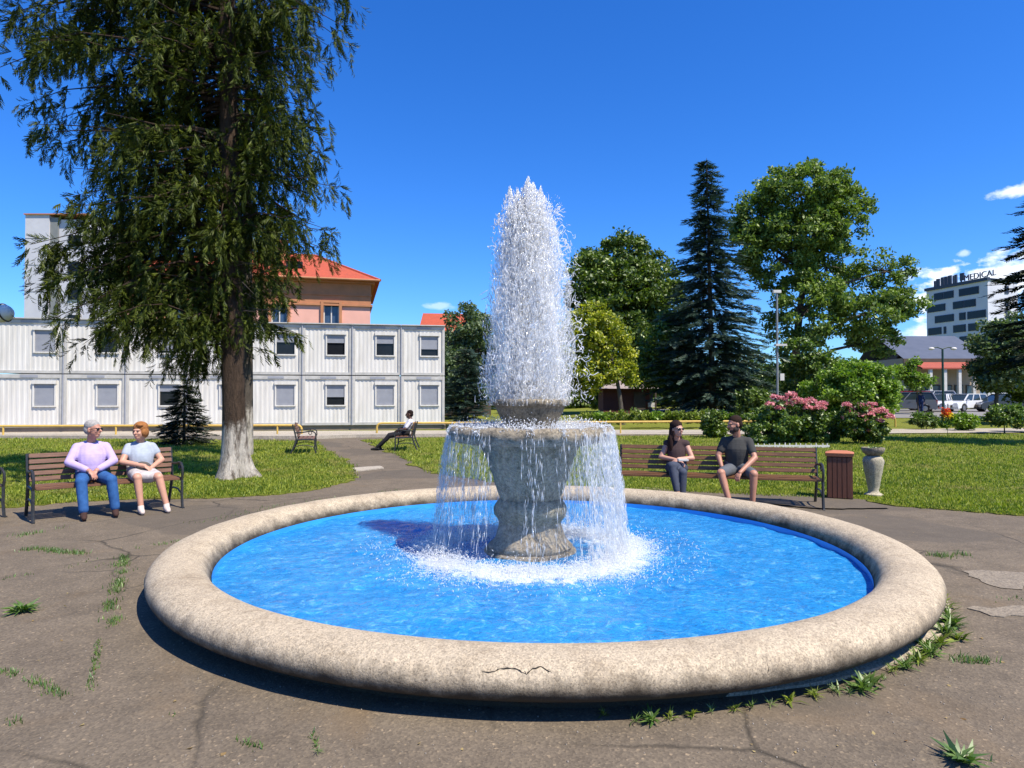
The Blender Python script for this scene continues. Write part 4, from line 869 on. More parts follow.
# prominent weeds as plants of their own
def rosette(label, px, py, r, nl, h, lm=None, group=None, nm='weed'):
    g = G(px, py); n = nl; a = rng.uniform(0, 6.28, n); d = np.stack([np.cos(a), np.sin(a), rng.uniform(.05, h, n)**1.3], 1); wk = random.choice([.45, .7, 1.0])
    TVl = np.array([(0, -.03, 0), (.35, -.09, .03), (.75, -.06, -.0), (1, 0, -.12), (.75, .06, -.0), (.35, .09, .03), (0, .03, 0)], float); TFl = np.array([(0, 1, 5, 6), (1, 2, 4, 5), (2, 3, 3, 4)])
    TFl = np.array([(0, 1, 5, 6), (1, 2, 4, 5)]); T3 = np.array([(2, 3, 4, 4)])
    Ms = frames(d, np.tile([0, 0, 1.0], (n, 1))+rng.normal(0, .25, (n, 3))); Ms[:, :, 2] *= np.sign(Ms[:, 2, 2])[:, None]; Ms = Ms*(r*rng.uniform(.5, 1.15, n))[:, None, None]
    q = rng.normal(0, r*.12, (n, 3)); q[:, 2] = .004
    TVq = np.array([(0, -.04, 0), (.4, -.11, .05), (1, -.0, -.10), (.4, .11, .05), (0, .04, 0)], float); TFq = np.array([(0, 1, 3, 4)]); 
    TV2 = np.array([(0, -.035, 0), (.45, -.10, .06), (1, -.008, -.10), (1, .008, -.10), (.45, .10, .06), (0, .035, 0)], float); TF2 = np.array([(0, 1, 4, 5), (1, 2, 3, 4)])
    V, F = inst(TV2*np.array([1, wk, 1]), TF2, Ms, q); V[:, 2] = np.maximum(V[:, 2], .001)
    return tag(np_obj(nm, V, F, lm or M_weed, None, g), label, 'weed', group)
grp = 'weeds along the foot of the fountain basin'
rosette('spiky green weed rosette in the bottom right corner', 962, 762, .11, 46, 1.1)
rosette('broad green weed clump growing in the asphalt at the far left', 22, 612, .13, 60, 1.0)
rosette('small weed tuft near the bottom left edge of the basin shadow', 318, 752, .04, 14, 1.2)
spots = [(652, 722, .07, 26), (636, 722, .05, 18), (670, 719, .05, 16), (692, 716, .05, 20), (712, 712, .04, 14), (604, 716, .04, 18), (735, 710, .05, 22), (752, 708, .05, 16), (790, 702, .06, 22), (815, 696, .06, 30), (836, 692, .06, 26), (862, 690, .11, 40), (872, 684, .07, 22), (893, 672, .06, 26), (905, 668, .08, 34), (918, 661, .08, 34), (930, 655, .09, 40), (940, 645, .09, 36), (945, 634, .11, 44), (952, 626, .11, 40), (948, 616, .10, 36), (943, 606, .10, 30), (958, 640, .08, 22), (925, 648, .09, 30), (770, 705, .04, 14), (850, 694, .05, 14), (884, 680, .05, 14)]
for (px, py, r, nl) in spots: rosette('green weed sprouting from the joint at the foot of the fountain basin', px, py, r*1.15, int(nl*1.3), 1.4, random.choice([M_weed, M_weed, L_bed]), grp)

# ------------------------------------------------------------------ buildings
def part(mb, name, mat, parent, **k): return mb.build(name, mat, parent, **k)
A = Vector((X(0, 30.8), 30.8, 0)); B = Vector((X(445, 34.4), 34.4, 0)); cd = (B-A).normalized(); crz = math.atan2(cd.y, cd.x)
def along(px):      # distance from A along the container front seen at px
    k = (px-512)/FPX; t = (k*A.y-A.x)/(cd.x-k*cd.y); return t
edges = [along(p) for p in (445, 401, 352, 302, 247, 187, 125.5, 63)]
W = edges[0]-along(63); W /= 7
ends = edges + [edges[-1]-W*(i+1)-.45 for i in range(4)]
cg = {}
M_rust = simple('grimy_base', (.30, .22, .15), (.20, .16, .12), 3, .8)
ordn = ['rightmost', 'second from the right', 'third from the right', 'fourth from the right', 'fifth from the right', 'sixth from the right', 'seventh from the right', 'eighth from the right, at the left edge']
for row, (zb, zt) in enumerate(((.22, 2.68), (2.72, 5.22))):
    for i in range(8):
        x1, x0 = ends[i]-.02, ends[i+1]+.02; w_ = x1-x0; H = zt-zb
        # shutter: fraction closed
        fr_ = [[1, 1, .62, 1, 1, .35, 1, 1], [.68, .42, .42, .42, .7, .9, .05, 1]][row][i]
        st = 'shutter fully closed' if fr_ > .95 else ('shutter almost closed' if fr_ > .8 else ('shutter more than half closed' if fr_ > .55 else ('shutter partly lowered' if fr_ > .2 else 'shutter up and dark window')))
        t = thing('office_container', 'white office container, %s row, %s, %s' % (('lower', 'upper')[row], ordn[i], st), 'container', A+cd*x0+Vector((0, 0, zb)), crz, 'white office containers stacked in two rows')
        # wall with a window opening, corrugated
        ww = .92; wx1 = w_-.30 if i not in (4,) else w_-.55; wx0 = wx1-ww; wz0, wz1 = (.95, 2.02)
        wx1 = w_-.28; wx0 = wx1-.98
        mb = MB(); xs = []; x = .12
        def corr(xa, xb, za, zc):
            n = max(1, int(round((xb-xa)/.21))); st_ = (xb-xa)/n
            for k in range(n):
                a = xa+k*st_; pts = [(a, 0), (a+st_*.42, 0), (a+st_*.5, .013), (a+st_*.92, .013), (a+st_, 0)]
                for (p, q) in zip(pts[:-1], pts[1:]): mb.add([(p[0], .05+p[1], za), (q[0], .05+q[1], za), (q[0], .05+q[1], zc), (p[0], .05+p[1], zc)], [(0, 1, 2, 3)])
        corr(.13, wx0, .14, H-.18); corr(wx1, w_-.13, .14, H-.18); corr(wx0, wx1, .14, wz0); corr(wx0, wx1, wz1, H-.18)
        mb.box((w_/2, 3.0, H/2), (w_-.1, 5.7, H-.06)); part(mb, 'wall', M_white, t)
        mb = MB(); mb.box((.065, .06, H/2), (.13, .12, H)).box((w_-.065, .06, H/2), (.13, .12, H)).box((w_/2, .055, .07), (w_-.26, .11, .14)).box((w_/2, .055, H-.09), (w_-.26, .11, .18)); part(mb, 'frame', M_frame, t, bevel=.01)
        mb = MB(); mb.box((w_*.52, -.004, H-.09), (.75, .01, .11)); part(mb, 'vent_strip', M_shut, t)
        wf = MB(); cxw = (wx0+wx1)/2
        for (c, d) in (((wx0+.03, .03, (wz0+wz1)/2), (.06, .09, wz1-wz0)), ((wx1-.03, .03, (wz0+wz1)/2), (.06, .09, wz1-wz0)), ((cxw, .03, wz0+.03), (ww, .11, .06)), ((cxw, .015, wz1+.08), (ww+.10, .15, .17))): wf.box(c, d)
        win = part(wf, 'window', M_white, t)
        g = MB(); g.box((cxw, .10, (wz0+wz1)/2), (ww, .01, wz1-wz0)); part(g, 'pane', M_darkglass, win)
        if fr_ > .1:
            zs_ = wz1-(wz1-wz0-.07)*fr_; s = MB(); nn = int((wz1-zs_)/.05)
            for k in range(nn): s.box((cxw, .05, zs_+(k+.5)*(wz1-zs_)/nn), (ww-.06, .02, (wz1-zs_)/nn-.006))
            s.box((cxw, .058, (zs_+wz1)/2), (ww-.06, .012, wz1-zs_)); part(s, 'shutter', M_shut, win)
        if row == 1: part(MB().box((w_/2, 2.9, H+.05), (w_+.02, 6.0, .05)), 'roof', M_frame, t)
        if 0 < i: part(MB().tube([(w_+.02, -.02, 0), (w_+.02, -.02, H)], .035, 8), 'drainpipe', M_shut, t, smooth=True)
# base beams under the containers
base = thing('container_base', 'low pinkish concrete base under the white containers', 'base', A+cd*(ends[8]), crz)
part(MB().box(((ends[0]-ends[8])/2, .35, .10), (ends[0]-ends[8]+.1, .5, .24)), 'footing', M_rust, base)
lo = slab('kerb', [(-300, 441), (0, 438.5), (316, 439), (356, 437.5), (600, 435), (600, 433.2), (300, 437), (0, 436.5), (-300, 439)], .12, .16, M_pale, 'pale kerb between the lawn and the containers', amp=.004)
# pink house with the red tile roof
def tile_mat(name, a, b):
    m, t, o = newmat(name); v = coords(t)
    br = N(t, 'ShaderNodeTexBrick'); br.inputs['Scale'].default_value = 3; br.inputs['Mortar Size'].default_value = .03; br.inputs['Color1'].default_value = (*a, 1); br.inputs['Color2'].default_value = (*b, 1); br.inputs['Mortar'].default_value = (*[x*.4 for x in a], 1)
    mp = t.nodes.new('ShaderNodeMapping'); mp.inputs['Rotation'].default_value = (R(90), 0, 0); t.links.new(v, mp.inputs[0]); t.links.new(mp.outputs[0], br.inputs[0])
    c = mix(t, .5, br.outputs[0], ramp(t, noise(t, v, 1.2, 7, .7), ((.3, a), (.7, b)))); bb = bump(t, br.outputs['Fac'], .6, .05)
    pbsdf(t, o, c, .85, bb); return m
M_tile = tile_mat('red_roof_tiles', (.50, .085, .035), (.33, .065, .03)); M_pink = simple('pink_plaster', (.72, .38, .30), (.64, .34, .27), 1.2, .9, .2, .01)
M_ochre = simple('ochre_trim', (.46, .19, .085), (.34, .15, .07), 1.5, .8); M_oldwhite = simple('aged_white_paint', (.6, .58, .54), (.5, .48, .45), 4, .6)
C0 = Vector((X(118, 50.5), 50.5, 0)); C1 = Vector((X(370, 55), 55, 0)); hd = (C1-C0); HL = hd.length; hd.normalize(); hrz = math.atan2(hd.y, hd.x)
hs = thing('pink_house', 'salmon pink house with a red tiled hip roof behind the containers', 'house', C0, hrz)
EZ = Z(280, 55); DW = 13.0
def hx(px): k = (px-512)/FPX; return (k*C0.y-C0.x)/(hd.x-k*hd.y)
wins = [hx(331), hx(279), hx(227), hx(175)]; wz0, wz1 = 5.2, Z(303, 54.3)
mb = MB(); xs = [0]
for x in sorted(wins): xs += [x-.62, x+.62]
xs.append(HL)
for a, b in zip(xs[::2], xs[1::2]): mb.box(((a+b)/2, .2, (EZ-2.2)/2), (b-a, .4, EZ-2.2))
for x in wins: mb.box((x, .2, wz0/2), (1.24, .4, wz0)).box((x, .2, (wz1+EZ-2.2)/2), (1.24, .4, EZ-2.2-wz1))
mb.box((HL/2, .4+(DW-.4)/2+.0, (EZ-2.2)/2), (HL, DW-.4, EZ-2.2)); part(mb, 'wall', M_pink, hs)
mb = MB(); mb.box((HL/2, DW/2, EZ-1.20), (HL+.1, DW+.1, 2.0)).box((HL/2, DW/2, EZ-2.12), (HL+.35, DW+.35, .16)).box((HL/2, DW/2, EZ-1.3), (HL+.25, DW+.25, .10)).box((HL/2, DW/2, EZ-.22), (HL+.7, DW+.7, .25)); part(mb, 'cornice', M_ochre, hs)
ov = .75; rz = Z(250, 58)
mb = MB(); v = [(-ov, -ov, EZ-.1), (HL+ov, -ov, EZ-.1), (HL+ov, DW+ov, EZ-.1), (-ov, DW+ov, EZ-.1), (5.6, DW/2, rz), (HL-4.6, DW/2, rz)]
mb.add(v, [(0, 1, 5, 4), (1, 2, 5), (2, 3, 4, 5), (3, 0, 4), (3, 2, 1, 0)])
roof = part(mb, 'roof', M_tile, hs)
# ridge tiles, chimney, skylight
rt = MB(); rt.tube([v[1], v[5], v[4], v[0]], .12, 8); part(rt, 'ridge', M_tile, roof)
ch = MB(); cxh = hx(275); ch.box((cxh, DW/2-1.2, rz-.1), (.8, .8, 2.0)).box((cxh, DW/2-1.2, rz+.85), (1.0, 1.0, .16)); part(ch, 'chimney', M_ochre, roof)
sk = MB(); ts = .42; p = Vector((hx(292), -ov+ts*(DW/2+ov), EZ-.1+ts*(rz-EZ+.1))); sk.box(p+Vector((0, -.1, .12)), (1.3, .9, .5)); part(sk, 'skylight', M_darkglass, roof)
gt = MB(); gt.tube([(-ov, -ov-.05, EZ-.12), (HL+ov, -ov-.05, EZ-.12)], .09, 8); part(gt, 'gutter', M_ochre, roof)
for x in wins:
    f = MB(); zc = (wz0+wz1)/2; hh = wz1-wz0
    f.box((x-.72, .05, zc), (.22, .5, hh+.3)).box((x+.72, .05, zc), (.22, .5, hh+.3)).box((x, .05, wz1+.1), (1.22, .5, .2)); fw = part(f, 'window', M_ochre, hs)
    s = MB(); s.box((x, .14, zc+.05), (1.22, .06, .12)).box((x, .14, zc), (.09, .06, hh)).box((x-.57, .14, zc), (.1, .06, hh)).box((x+.57, .14, zc), (.1, .06, hh)).box((x, .14, wz1-.05), (1.22, .06, .1)); part(s, 'sash', M_oldwhite, fw)
    part(MB().box((x, .24, zc), (1.2, .02, hh)), 'pane', simple('house_glass', (.05, .09, .16), (.03, .05, .1), 1, .05), fw)
# tall grey panel block at far left
M_panel = simple('pale_panel', (.55, .55, .58), (.47, .47, .50), .6, .7, .2, .02); M_panel2 = simple('dark_panel', (.22, .23, .22), (.17, .18, .18), .6, .7)
ab = thing('apartment_block', 'tall pale grey panel building at the far left behind the spruce', 'building', (X(23, 70), 70, 0), 0)
hh = Z(214, 70); mb = MB(); mb.box((1.25, 5, hh/2), (2.5, 10, hh)).box((4.9, 5.2, hh/2-.2), (3.2, 9.6, hh-.4)); part(mb, 'wall', M_panel, ab)
mb = MB(); mb.box((2.9, 5.0, hh/2-.1), (.8, 9.7, hh-.3)); part(mb, 'dark_strip', M_panel2, ab)
mb = MB(); mb.box((3.25, 5, hh+.06), (6.7, 10.3, .12)); part(mb, 'roof_edge', M_ochre, ab)
mb = MB()
for k in range(7): mb.box((1.25, -.01, 2.8*k+1.4), (2.5, .03, .05))
part(mb, 'joints', M_panel2, ab)
for k in range(2, 7):
    f = MB(); f.box((5.0, .37, 2.8*k+1.2), (1.5, .1, 1.4)); wn = part(f, 'window', M_oldwhite, ab); part(MB().box((5.0, .30, 2.8*k+1.2), (1.3, .06, 1.2)), 'pane', M_darkglass, wn)
# little red-roofed house
lh = thing('small_house', 'small house with an orange-red roof peeping over the container block', 'house', (X(422, 58), 58, 0), R(8))
e, r_ = Z(328, 58), Z(311, 60); M_gab = simple('dark_gable', (.06, .045, .035), (.09, .07, .05), 3, .9)
part(MB().prism([(0, 0), (0, e), (6, e), (6, 0)], .1, 7), 'wall', M_gab, lh)
part(MB().add([(-.3, -.4, e-.2), (6, -.4, e-.2), (6, 3.5, r_), (.1, 3.5, r_), (-.3, 7.4, e-.2), (6, 7.4, e-.2), (-.3, -.4, e-.35), (6, -.4, e-.35), (6, 3.5, r_-.15), (.1, 3.5, r_-.15)], [(0, 1, 2, 3), (3, 2, 5, 4), (6, 7, 1, 0), (0, 3, 9, 6)]), 'roof', M_tile, lh)
part(MB().add([(0, .0, e), (.2, 3.5, r_-.2), (0, 7, e)], [(0, 1, 2)]), 'gable', M_gab, lh)
# white office tower with the roof sign
YC = 170.0; K = Vector((X(989, YC), YC, 0)); Lc = Vector((X(927.5, 188), 188, 0)); Rc = Vector((X(1019, 174), 174, 0)); TZ = Z(279, YC)
tw = thing('office_tower', 'white office tower with staggered dark windows and a rooftop sign', 'building', K)
M_tw = simple('tower_render', (.56, .57, .63), (.50, .51, .57), .3, .7, .1, .02); M_sign = simple('sign_dark', (.02, .025, .05), (.03, .04, .07), 3, .5)
LL, RR = Lc-K, Rc-K; mb = MB(); BK = LL+RR
mb.add([(0, 0, 0), tuple(RR), tuple(BK), tuple(LL), (0, 0, TZ), (RR.x, RR.y, TZ), (BK.x, BK.y, TZ), (LL.x, LL.y, TZ)], [(0, 1, 5, 4), (1, 2, 6, 5), (2, 3, 7, 6), (3, 0, 4, 7), (4, 5, 6, 7), (3, 2, 1, 0)]); part(mb, 'wall', M_tw, tw)
dl = -LL.normalized(); ll = LL.length; nl = Vector((dl.y, -dl.x, 0))
if nl.y > 0: nl = -nl
ang = math.atan2(dl.y, dl.x)
mb = MB(); mb.box(Vector(LL)*.5+Vector((0, 0, TZ+.15)), (ll+.6, .9, .8), rz=ang); rv = RR.normalized(); mb.box(RR*.5+Vector((0, 0, TZ+.12)), (RR.length+.4, .5, .5), rz=math.atan2(rv.y, rv.x)); part(mb, 'parapet', M_sign, tw)
rows = [[(.14, .47), (.56, .87)], [(.02, .33), (.46, .82)], [(.15, .47), (.56, .66), (.69, .97)], [(.03, .26), (.30, .34), (.46, .66), (.70, .86)], [(.15, .47), (.56, .87)], [(.02, .33), (.46, .82)], [(.15, .47), (.69, .97)], [(.03, .26), (.46, .86)]]
for k, row in enumerate(rows):
    zt = TZ-1.3-3.15*k
    for a, b in row:
        p = LL+dl*ll*(a+b)/2; f = MB(); f.box(p+Vector((0, 0, zt-.95))+nl*.03, ((b-a)*ll, .25, 1.95), rz=ang); wn = part(f, 'window', M_sign, tw)
        g = MB(); m_ = max(1, int((b-a)*ll/3.0))
        for j in range(m_): g.box(LL+dl*ll*(a+(b-a)*(j+.5)/m_)+nl*.18+Vector((0, 0, zt-.95)), ((b-a)*ll/m_-.35, .04, 1.6), rz=ang)
        part(g, 'pane', M_darkglass, wn)
    p = RR*.62; part(MB().box(p+Vector((0, 0, zt-1.0)), (1.5, .3, 2.0), rz=math.atan2(rv.y, rv.x)), 'window', M_sign, tw)
# roof-top letters and louvres
def text_mesh(s, size, depth, name, mat, parent, loc, rz):
    cu = bpy.data.curves.new(name, 'FONT'); cu.body = s; cu.size = size; cu.extrude = depth; tmp = bpy.data.objects.new('t', cu); COL.objects.link(tmp)
    dg = bpy.context.evaluated_depsgraph_get(); me = bpy.data.meshes.new_from_object(tmp.evaluated_get(dg)); bpy.data.objects.remove(tmp)
    me.materials.clear(); me.materials.append(mat); o = bpy.data.objects.new(name, me); COL.objects.link(o); o.parent = parent; o.location = loc; o.rotation_euler = (R(90), 0, rz); return o
text_mesh('MEDICAL', 2.2, .12, 'sign_lettering', M_sign, tw, LL+dl*ll*.645+nl*.2+Vector((0, 0, TZ+.65)), ang)
mb = MB(); mb.box(LL+dl*ll*.61+Vector((0, 0, TZ+1.9)), (1.2, .3, 2.0), rz=ang).box(LL+dl*ll*.595+Vector((0, 0, TZ+1.2)), (.3, .25, 1.6), rz=ang); part(mb, 'sign_emblem', M_sign, tw)
lv = MB()
for a, b, h in ((.14, .17, 1.7), (.18, .24, 2.1), (.26, .31, 2.3), (.32, .37, 2.3), (.38, .44, 2.4), (.46, .48, 2.2), (.49, .53, 2.3)): lv.box(LL+dl*ll*(a+b)/2+Vector((0, 0, TZ+.5+h/2)), ((b-a)*ll-.1, .4, h), rz=ang)
part(lv, 'rooftop_letters', M_sign, tw)
# low building beyond the car park
lb = thing('low_building', 'low building with slate-blue roof and red canopy beyond the parked cars', 'building', (X(905, 74), 74, .38), 0)
M_slate = simple('slate_roof', (.075, .09, .13), (.055, .07, .105), 1, .6); M_redc = tile_mat('red_canopy', (.42, .09, .05), (.30, .07, .045)); M_wallb = simple('beige_wall', (.42, .33, .25), (.35, .28, .21), 1, .9)
s74 = 74/FPX; w_ = 75*s74; e1 = Z(358, 74)-.38; r1 = Z(336, 79)-.38
part(MB().box((w_/2, 4, e1/2), (w_, 8, e1)), 'wall', M_wallb, lb)
part(MB().add([(-.6, -.8, e1-.1), (w_+.6, -.8, e1-.1), (w_+.6, 5, r1), (-.6, 5, r1), (-.6, 9, e1), (w_+.6, 9, e1)], [(0, 1, 2, 3), (3, 2, 5, 4)]), 'roof', M_slate, lb)
part(MB().box((w_/2, -.75, e1-.35), (w_+1.2, .15, .5)), 'fascia', M_gab, lb)
e2 = Z(368, 71.5)-.38; part(MB().add([(0, -.85, e1-.5), (w_, -.85, e1-.5), (w_, -3.2, e2), (0, -3.2, e2), (0, -.85, e1-.65), (w_, -.85, e1-.65), (w_, -3.2, e2-.15), (0, -3.2, e2-.15)], [(0, 1, 2, 3), (4, 5, 6, 7), (3, 2, 6, 7)]), 'canopy', M_redc, lb)
for k in range(5): part(MB().box((1.0+k*w_/5.4, -2.9, (e2-.15)/2), (.3, .3, e2-.15)), 'column', M_oldwhite, lb)
for k in range(6):
    wn = part(MB().box((.9+k*1.25, -.03, 1.45), (.95, .1, 2.2)), 'window', M_gab, lb); part(MB().box((.9+k*1.25, -.09, 1.45), (.78, .04, 2.0)), 'pane', simple('shop_glass', (.05, .10, .15), (.03, .05, .08), 1, .08), wn)
# small beige gabled house left of it
bh = thing('beige_house', 'small beige house with a pale tiled gable roof left of the low building', 'house', (X(884, 80), 80, .38), 0)
e1 = Z(376, 80)-.38; part(MB().prism([(0, 0), (3.6, 0), (3.6, e1), (1.8, Z(352, 80)-.38), (0, e1)], 0, 7), 'wall', M_wallb, bh)
rp = Z(352, 80)-.2; part(MB().add([(-.4, -.5, e1-.15), (1.8, -.5, rp), (4.0, -.5, e1-.15), (-.4, 7.3, e1-.15), (1.8, 7.3, rp), (4.0, 7.3, e1-.15), (-.4, -.5, e1-.35), (1.8, -.5, rp-.25), (4.0, -.5, e1-.35)], [(0, 1, 4, 3), (1, 2, 5, 4), (6, 7, 1, 0), (7, 8, 2, 1)]), 'roof', simple('pale_tiles', (.42, .30, .22), (.32, .22, .16), 3, .9), bh)
part(MB().box((1.8, -.04, e1*.55), (1.0, .1, 1.2)), 'window', M_darkglass, bh)
# wooden kiosk
kk = thing('wooden_kiosk', 'red-brown wooden kiosk with a shallow grey roof behind the golden tree', 'kiosk', (X(598, 52), 52, 0), 0)
s52 = 52/FPX; e1 = Z(388, 52); M_redw = simple('redbrown_boards', (.12, .035, .022), (.08, .025, .018), 3, .8, .4, .01, 20, (12, 1, 1)); M_kroof = simple('kiosk_roof', (.30, .25, .23), (.22, .18, .17), 2, .8)
part(MB().box((2.2, 1.5, e1/2), (3.6, 3, e1)), 'wall', M_redw, kk)
part(MB().add([(-.2, -.7, e1-.05), (4.7, -.7, e1-.05), (4.7, 3.7, e1-.05), (-.2, 3.7, e1-.05), (1.6, 1.5, e1+.95), (3.1, 1.5, e1+.95)], [(0, 1, 5, 4), (1, 2, 5), (2, 3, 4, 5), (3, 0, 4), (3, 2, 1, 0)]), 'roof', M_kroof, kk)
part(MB().box((3.2, -.04, 1.05), (.9, .1, 1.9)), 'door', M_gab, kk); part(MB().box((4.35, -.5, 1.2), (.12, .12, 2.3)), 'post', M_gab, kk)
part(MB().box((4.1, -.1, 1.0), (.5, .12, .35)), 'notice', M_oldwhite, kk)
# yellow pipe rails
def rail(label, pts, h, posts, bendl, bendr, r=.045):
    a, b = pts; d = (b-a); L = d.length; d.normalize(); t = thing('pipe_railing', label, 'railing', a, math.atan2(d.y, d.x), 'yellow pipe railings along the back path')
    path = []
    if bendl: path += [(0, 0, -.02), (0, 0, h-.18), (.03, 0, h-.08), (.09, 0, h-.02)]
    path += [(.2 if bendl else 0, 0, h), (L/2, 0, h), (L-.2 if bendr else L, 0, h)]
    if bendr: path += [(L-.09, 0, h-.02), (L-.03, 0, h-.08), (L, 0, h-.18), (L, 0, -.02)]
    part(MB().tube(path, r, 10), 'rail', M_yellow, t, smooth=True)
    for q in posts: part(MB().tube([(q*L, 0, -.02), (q*L, 0, h)], r*.8, 8), 'post', M_yellow, t, smooth=True)
rail('yellow pipe railing in front of the containers, left of the path', (Vector((X(-120, 26.5), 26.5, 0)), Vector((X(302, 27.6), 27.6, 0))), .47, (.285, .55, .94), False, True)
rail('long yellow pipe railing right of the path, running behind the fountain', (Vector((X(377, 28.4), 28.4, 0)), Vector((X(760, 31), 31, 0))), .52, (.3, .615, .85), True, True)
rail('short yellow pipe railing by the grey van', (Vector((X(866, 37), 37, HG(X(880, 37), 37))), Vector((X(895, 37), 37, HG(X(895, 37), 37)))), .52, (), False, True)

# ------------------------------------------------------------------ street furniture
def bench(label, loc, rz, L, wood, ends_=(True, True), group='slatted park benches', mid=False):
    b = thing('park_bench', label, 'bench', loc, rz, group); D = .30      # front at -y
    s = MB()
    for k, y in enumerate((-.26, -.14, -.02, .10)): s.box((0, y, .435+.008*k*0+(.0 if k else -.008)), (L-.10, .095, .032))
    part(s, 'seat', wood, b, bevel=.006)
    s = MB(); tl = R(14)
    for k in range(5):
        z = .50+k*.078; y = .17+(z-.45)*math.tan(tl); s.box((0, y-.02, z+.02), (L-.06, .026, .062), M=Matrix.Rotation(-tl, 3, 'X'))
    part(s, 'backrest', wood, b, bevel=.006)
    def frame(x):
        f = MB(); w = .024
        def strip(pts, r=.019): f.tube([(x, y, z) for y, z in pts], r, 6)
        strip([(.40, .0), (.36, .012), (.30, .14), (.235, .30), (.20, .43), (.235, .60), (.285, .80), (.30, .86)], .022)
        strip([(-.36, .0), (-.335, .02), (-.30, .20), (-.31, .32), (-.30, .41), (-.22, .425), (.20, .42)], .022)
        strip([(-.30, .41), (-.335, .50), (-.32, .60), (-.25, .655), (-.16, .66), (-.02, .635), (.24, .62)], .018)
        strip([(-.16, .66), (-.13, .60), (-.18, .555), (-.225, .585), (-.20, .62)], .012)
        strip([(-.30, .20), (-.1, .26), (.10, .26), (.26, .22)], .013)
        strip([(-.31, .0), (-.40, .0)], .018); strip([(.34, .0), (.45, .0)], .018)
        part(f, 'end_frame', M_iron, b, smooth=True)
    if ends_[0]: frame(-L/2+.02)
    if ends_[1]: frame(L/2-.02)
    if mid: frame(0)
    return b
def rv(v, a): return Vector((v[0]*math.cos(a)-v[1]*math.sin(a), v[0]*math.sin(a)+v[1]*math.cos(a), 0))
B1, a1 = Vector((-5.80, 9.66, 0)), R(42)
bench('brown slatted bench on the left with the elderly couple', B1, a1, 1.86, M_wood)
a2 = R(60); c2 = G(4, 517)-rv((.90, -.36), a2); bench('bench at the left edge of the photo, only its iron end in view', c2, a2, 1.86, M_wood)
B2, a3 = Vector((3.16, 10.45, 0)), R(-15)
bench('long brown slatted bench behind the basin with the young couple', B2, a3, 3.0, M_wood2, mid=False)
B3, a4 = Vector((X(407, 20.8), 20.8, 0)), R(-84)
bench('bench beside the far path with the man in the white shirt', B3, a4, 1.5, M_wood)
B4 = G(304, 454.5)+Vector((-.2, .7, 0)); bench('empty bench on the left lawn facing the far path, seen end on', B4, R(105), 1.5, M_wood)
# litter bin
M_bin = simple('bin_boards', (.17, .060, .028), (.11, .04, .02), 6, .6, .4, .004, 25, (10, 10, 1)); M_lid = simple('bin_lid_orange', (.48, .17, .07), (.40, .15, .07), 5, .5)
bn = thing('litter_bin', 'brown square litter bin with an orange lid at the right end of the long bench', 'bin', (X(839, 10.9), 10.9, 0), R(-27))
mb = MB()
for q in range(4):
    for k in range(5): mb.box(tuple(Matrix.Rotation(q*math.pi/2, 3, 'Z') @ Vector((-.14+.07*k, -.178, .355))), (.062, .02, .65), rz=q*math.pi/2)
mb.box((0, 0, .35), (.335, .335, .64)); part(mb, 'body', M_bin, bn, bevel=.003)
mb = MB(); mb.add([(-.20, -.20, .69), (.20, -.20, .69), (.20, .20, .69), (-.20, .20, .69), (-.21, -.21, .745), (.21, -.21, .745), (.21, .21, .745), (-.21, .21, .745), (-.10, -.10, .775), (.10, -.10, .775), (.10, .10, .775), (-.10, .10, .775)], [(3, 2, 1, 0)]+[(i, (i+1) % 4, 4+(i+1) % 4, 4+i) for i in range(4)]+[(4+i, 4+(i+1) % 4, 8+(i+1) % 4, 8+i) for i in range(4)]+[(8, 9, 10, 11)])
part(mb, 'lid', M_lid, bn, bevel=.004); part(MB().box((.16, -.16, .02), (.05, .05, .04)).box((-.16, -.16, .02), (.05, .05, .04)).box((.16, .16, .02), (.05, .05, .04)).box((-.16, .16, .02), (.05, .05, .04)), 'feet', M_iron, bn)
bn.scale = (1.0, .95, 1.0)
# urn planter
ur = thing('stone_urn', 'tall weathered stone urn planter on the lawn edge right of the bin', 'urn', G(878.5, 497.5)+Vector((0, .15, 0)))
mb = MB(); mb.lathe([(0, 0), (.155, 0), (.158, .035), (.13, .05), (.10, .065), (.088, .10), (.098, .16), (.125, .30), (.150, .42), (.168, .53), (.172, .59), (.16, .635), (.13, .66), (.11, .67)], 40, fn=lambda r, z, a: (r*(1+(.03*abs(math.sin(a*4)) if .1 < z < .6 else 0)), z)); part(mb, 'body', M_urn, ur, smooth=True, angle=50)
mb = MB(); mb.lathe([(.09, .665), (.13, .685), (.172, .72), (.19, .755), (.198, .79), (.192, .805), (.165, .80), (.15, .77), (0, .76)], 40); part(mb, 'bowl', M_stone2, ur, smooth=True, angle=50)
part(MB().tube([(.165, 0, .60), (.195, 0, .59), (.20, 0, .55), (.165, 0, .50)], .012, 8).tube([(-.165, 0, .60), (-.19, 0, .58), (-.165, 0, .52)], .012, 8), 'handle', M_urn, ur, smooth=True)
ur.scale = (.9, .9, 1.0)
q = rng.normal(0, .05, (60, 3))*[1, 1, .3]+[0, 0, .80]; V, F = leaves(q, np.full(60, .035), .7, .5); np_obj('planting', V, F, L_mid, ur)
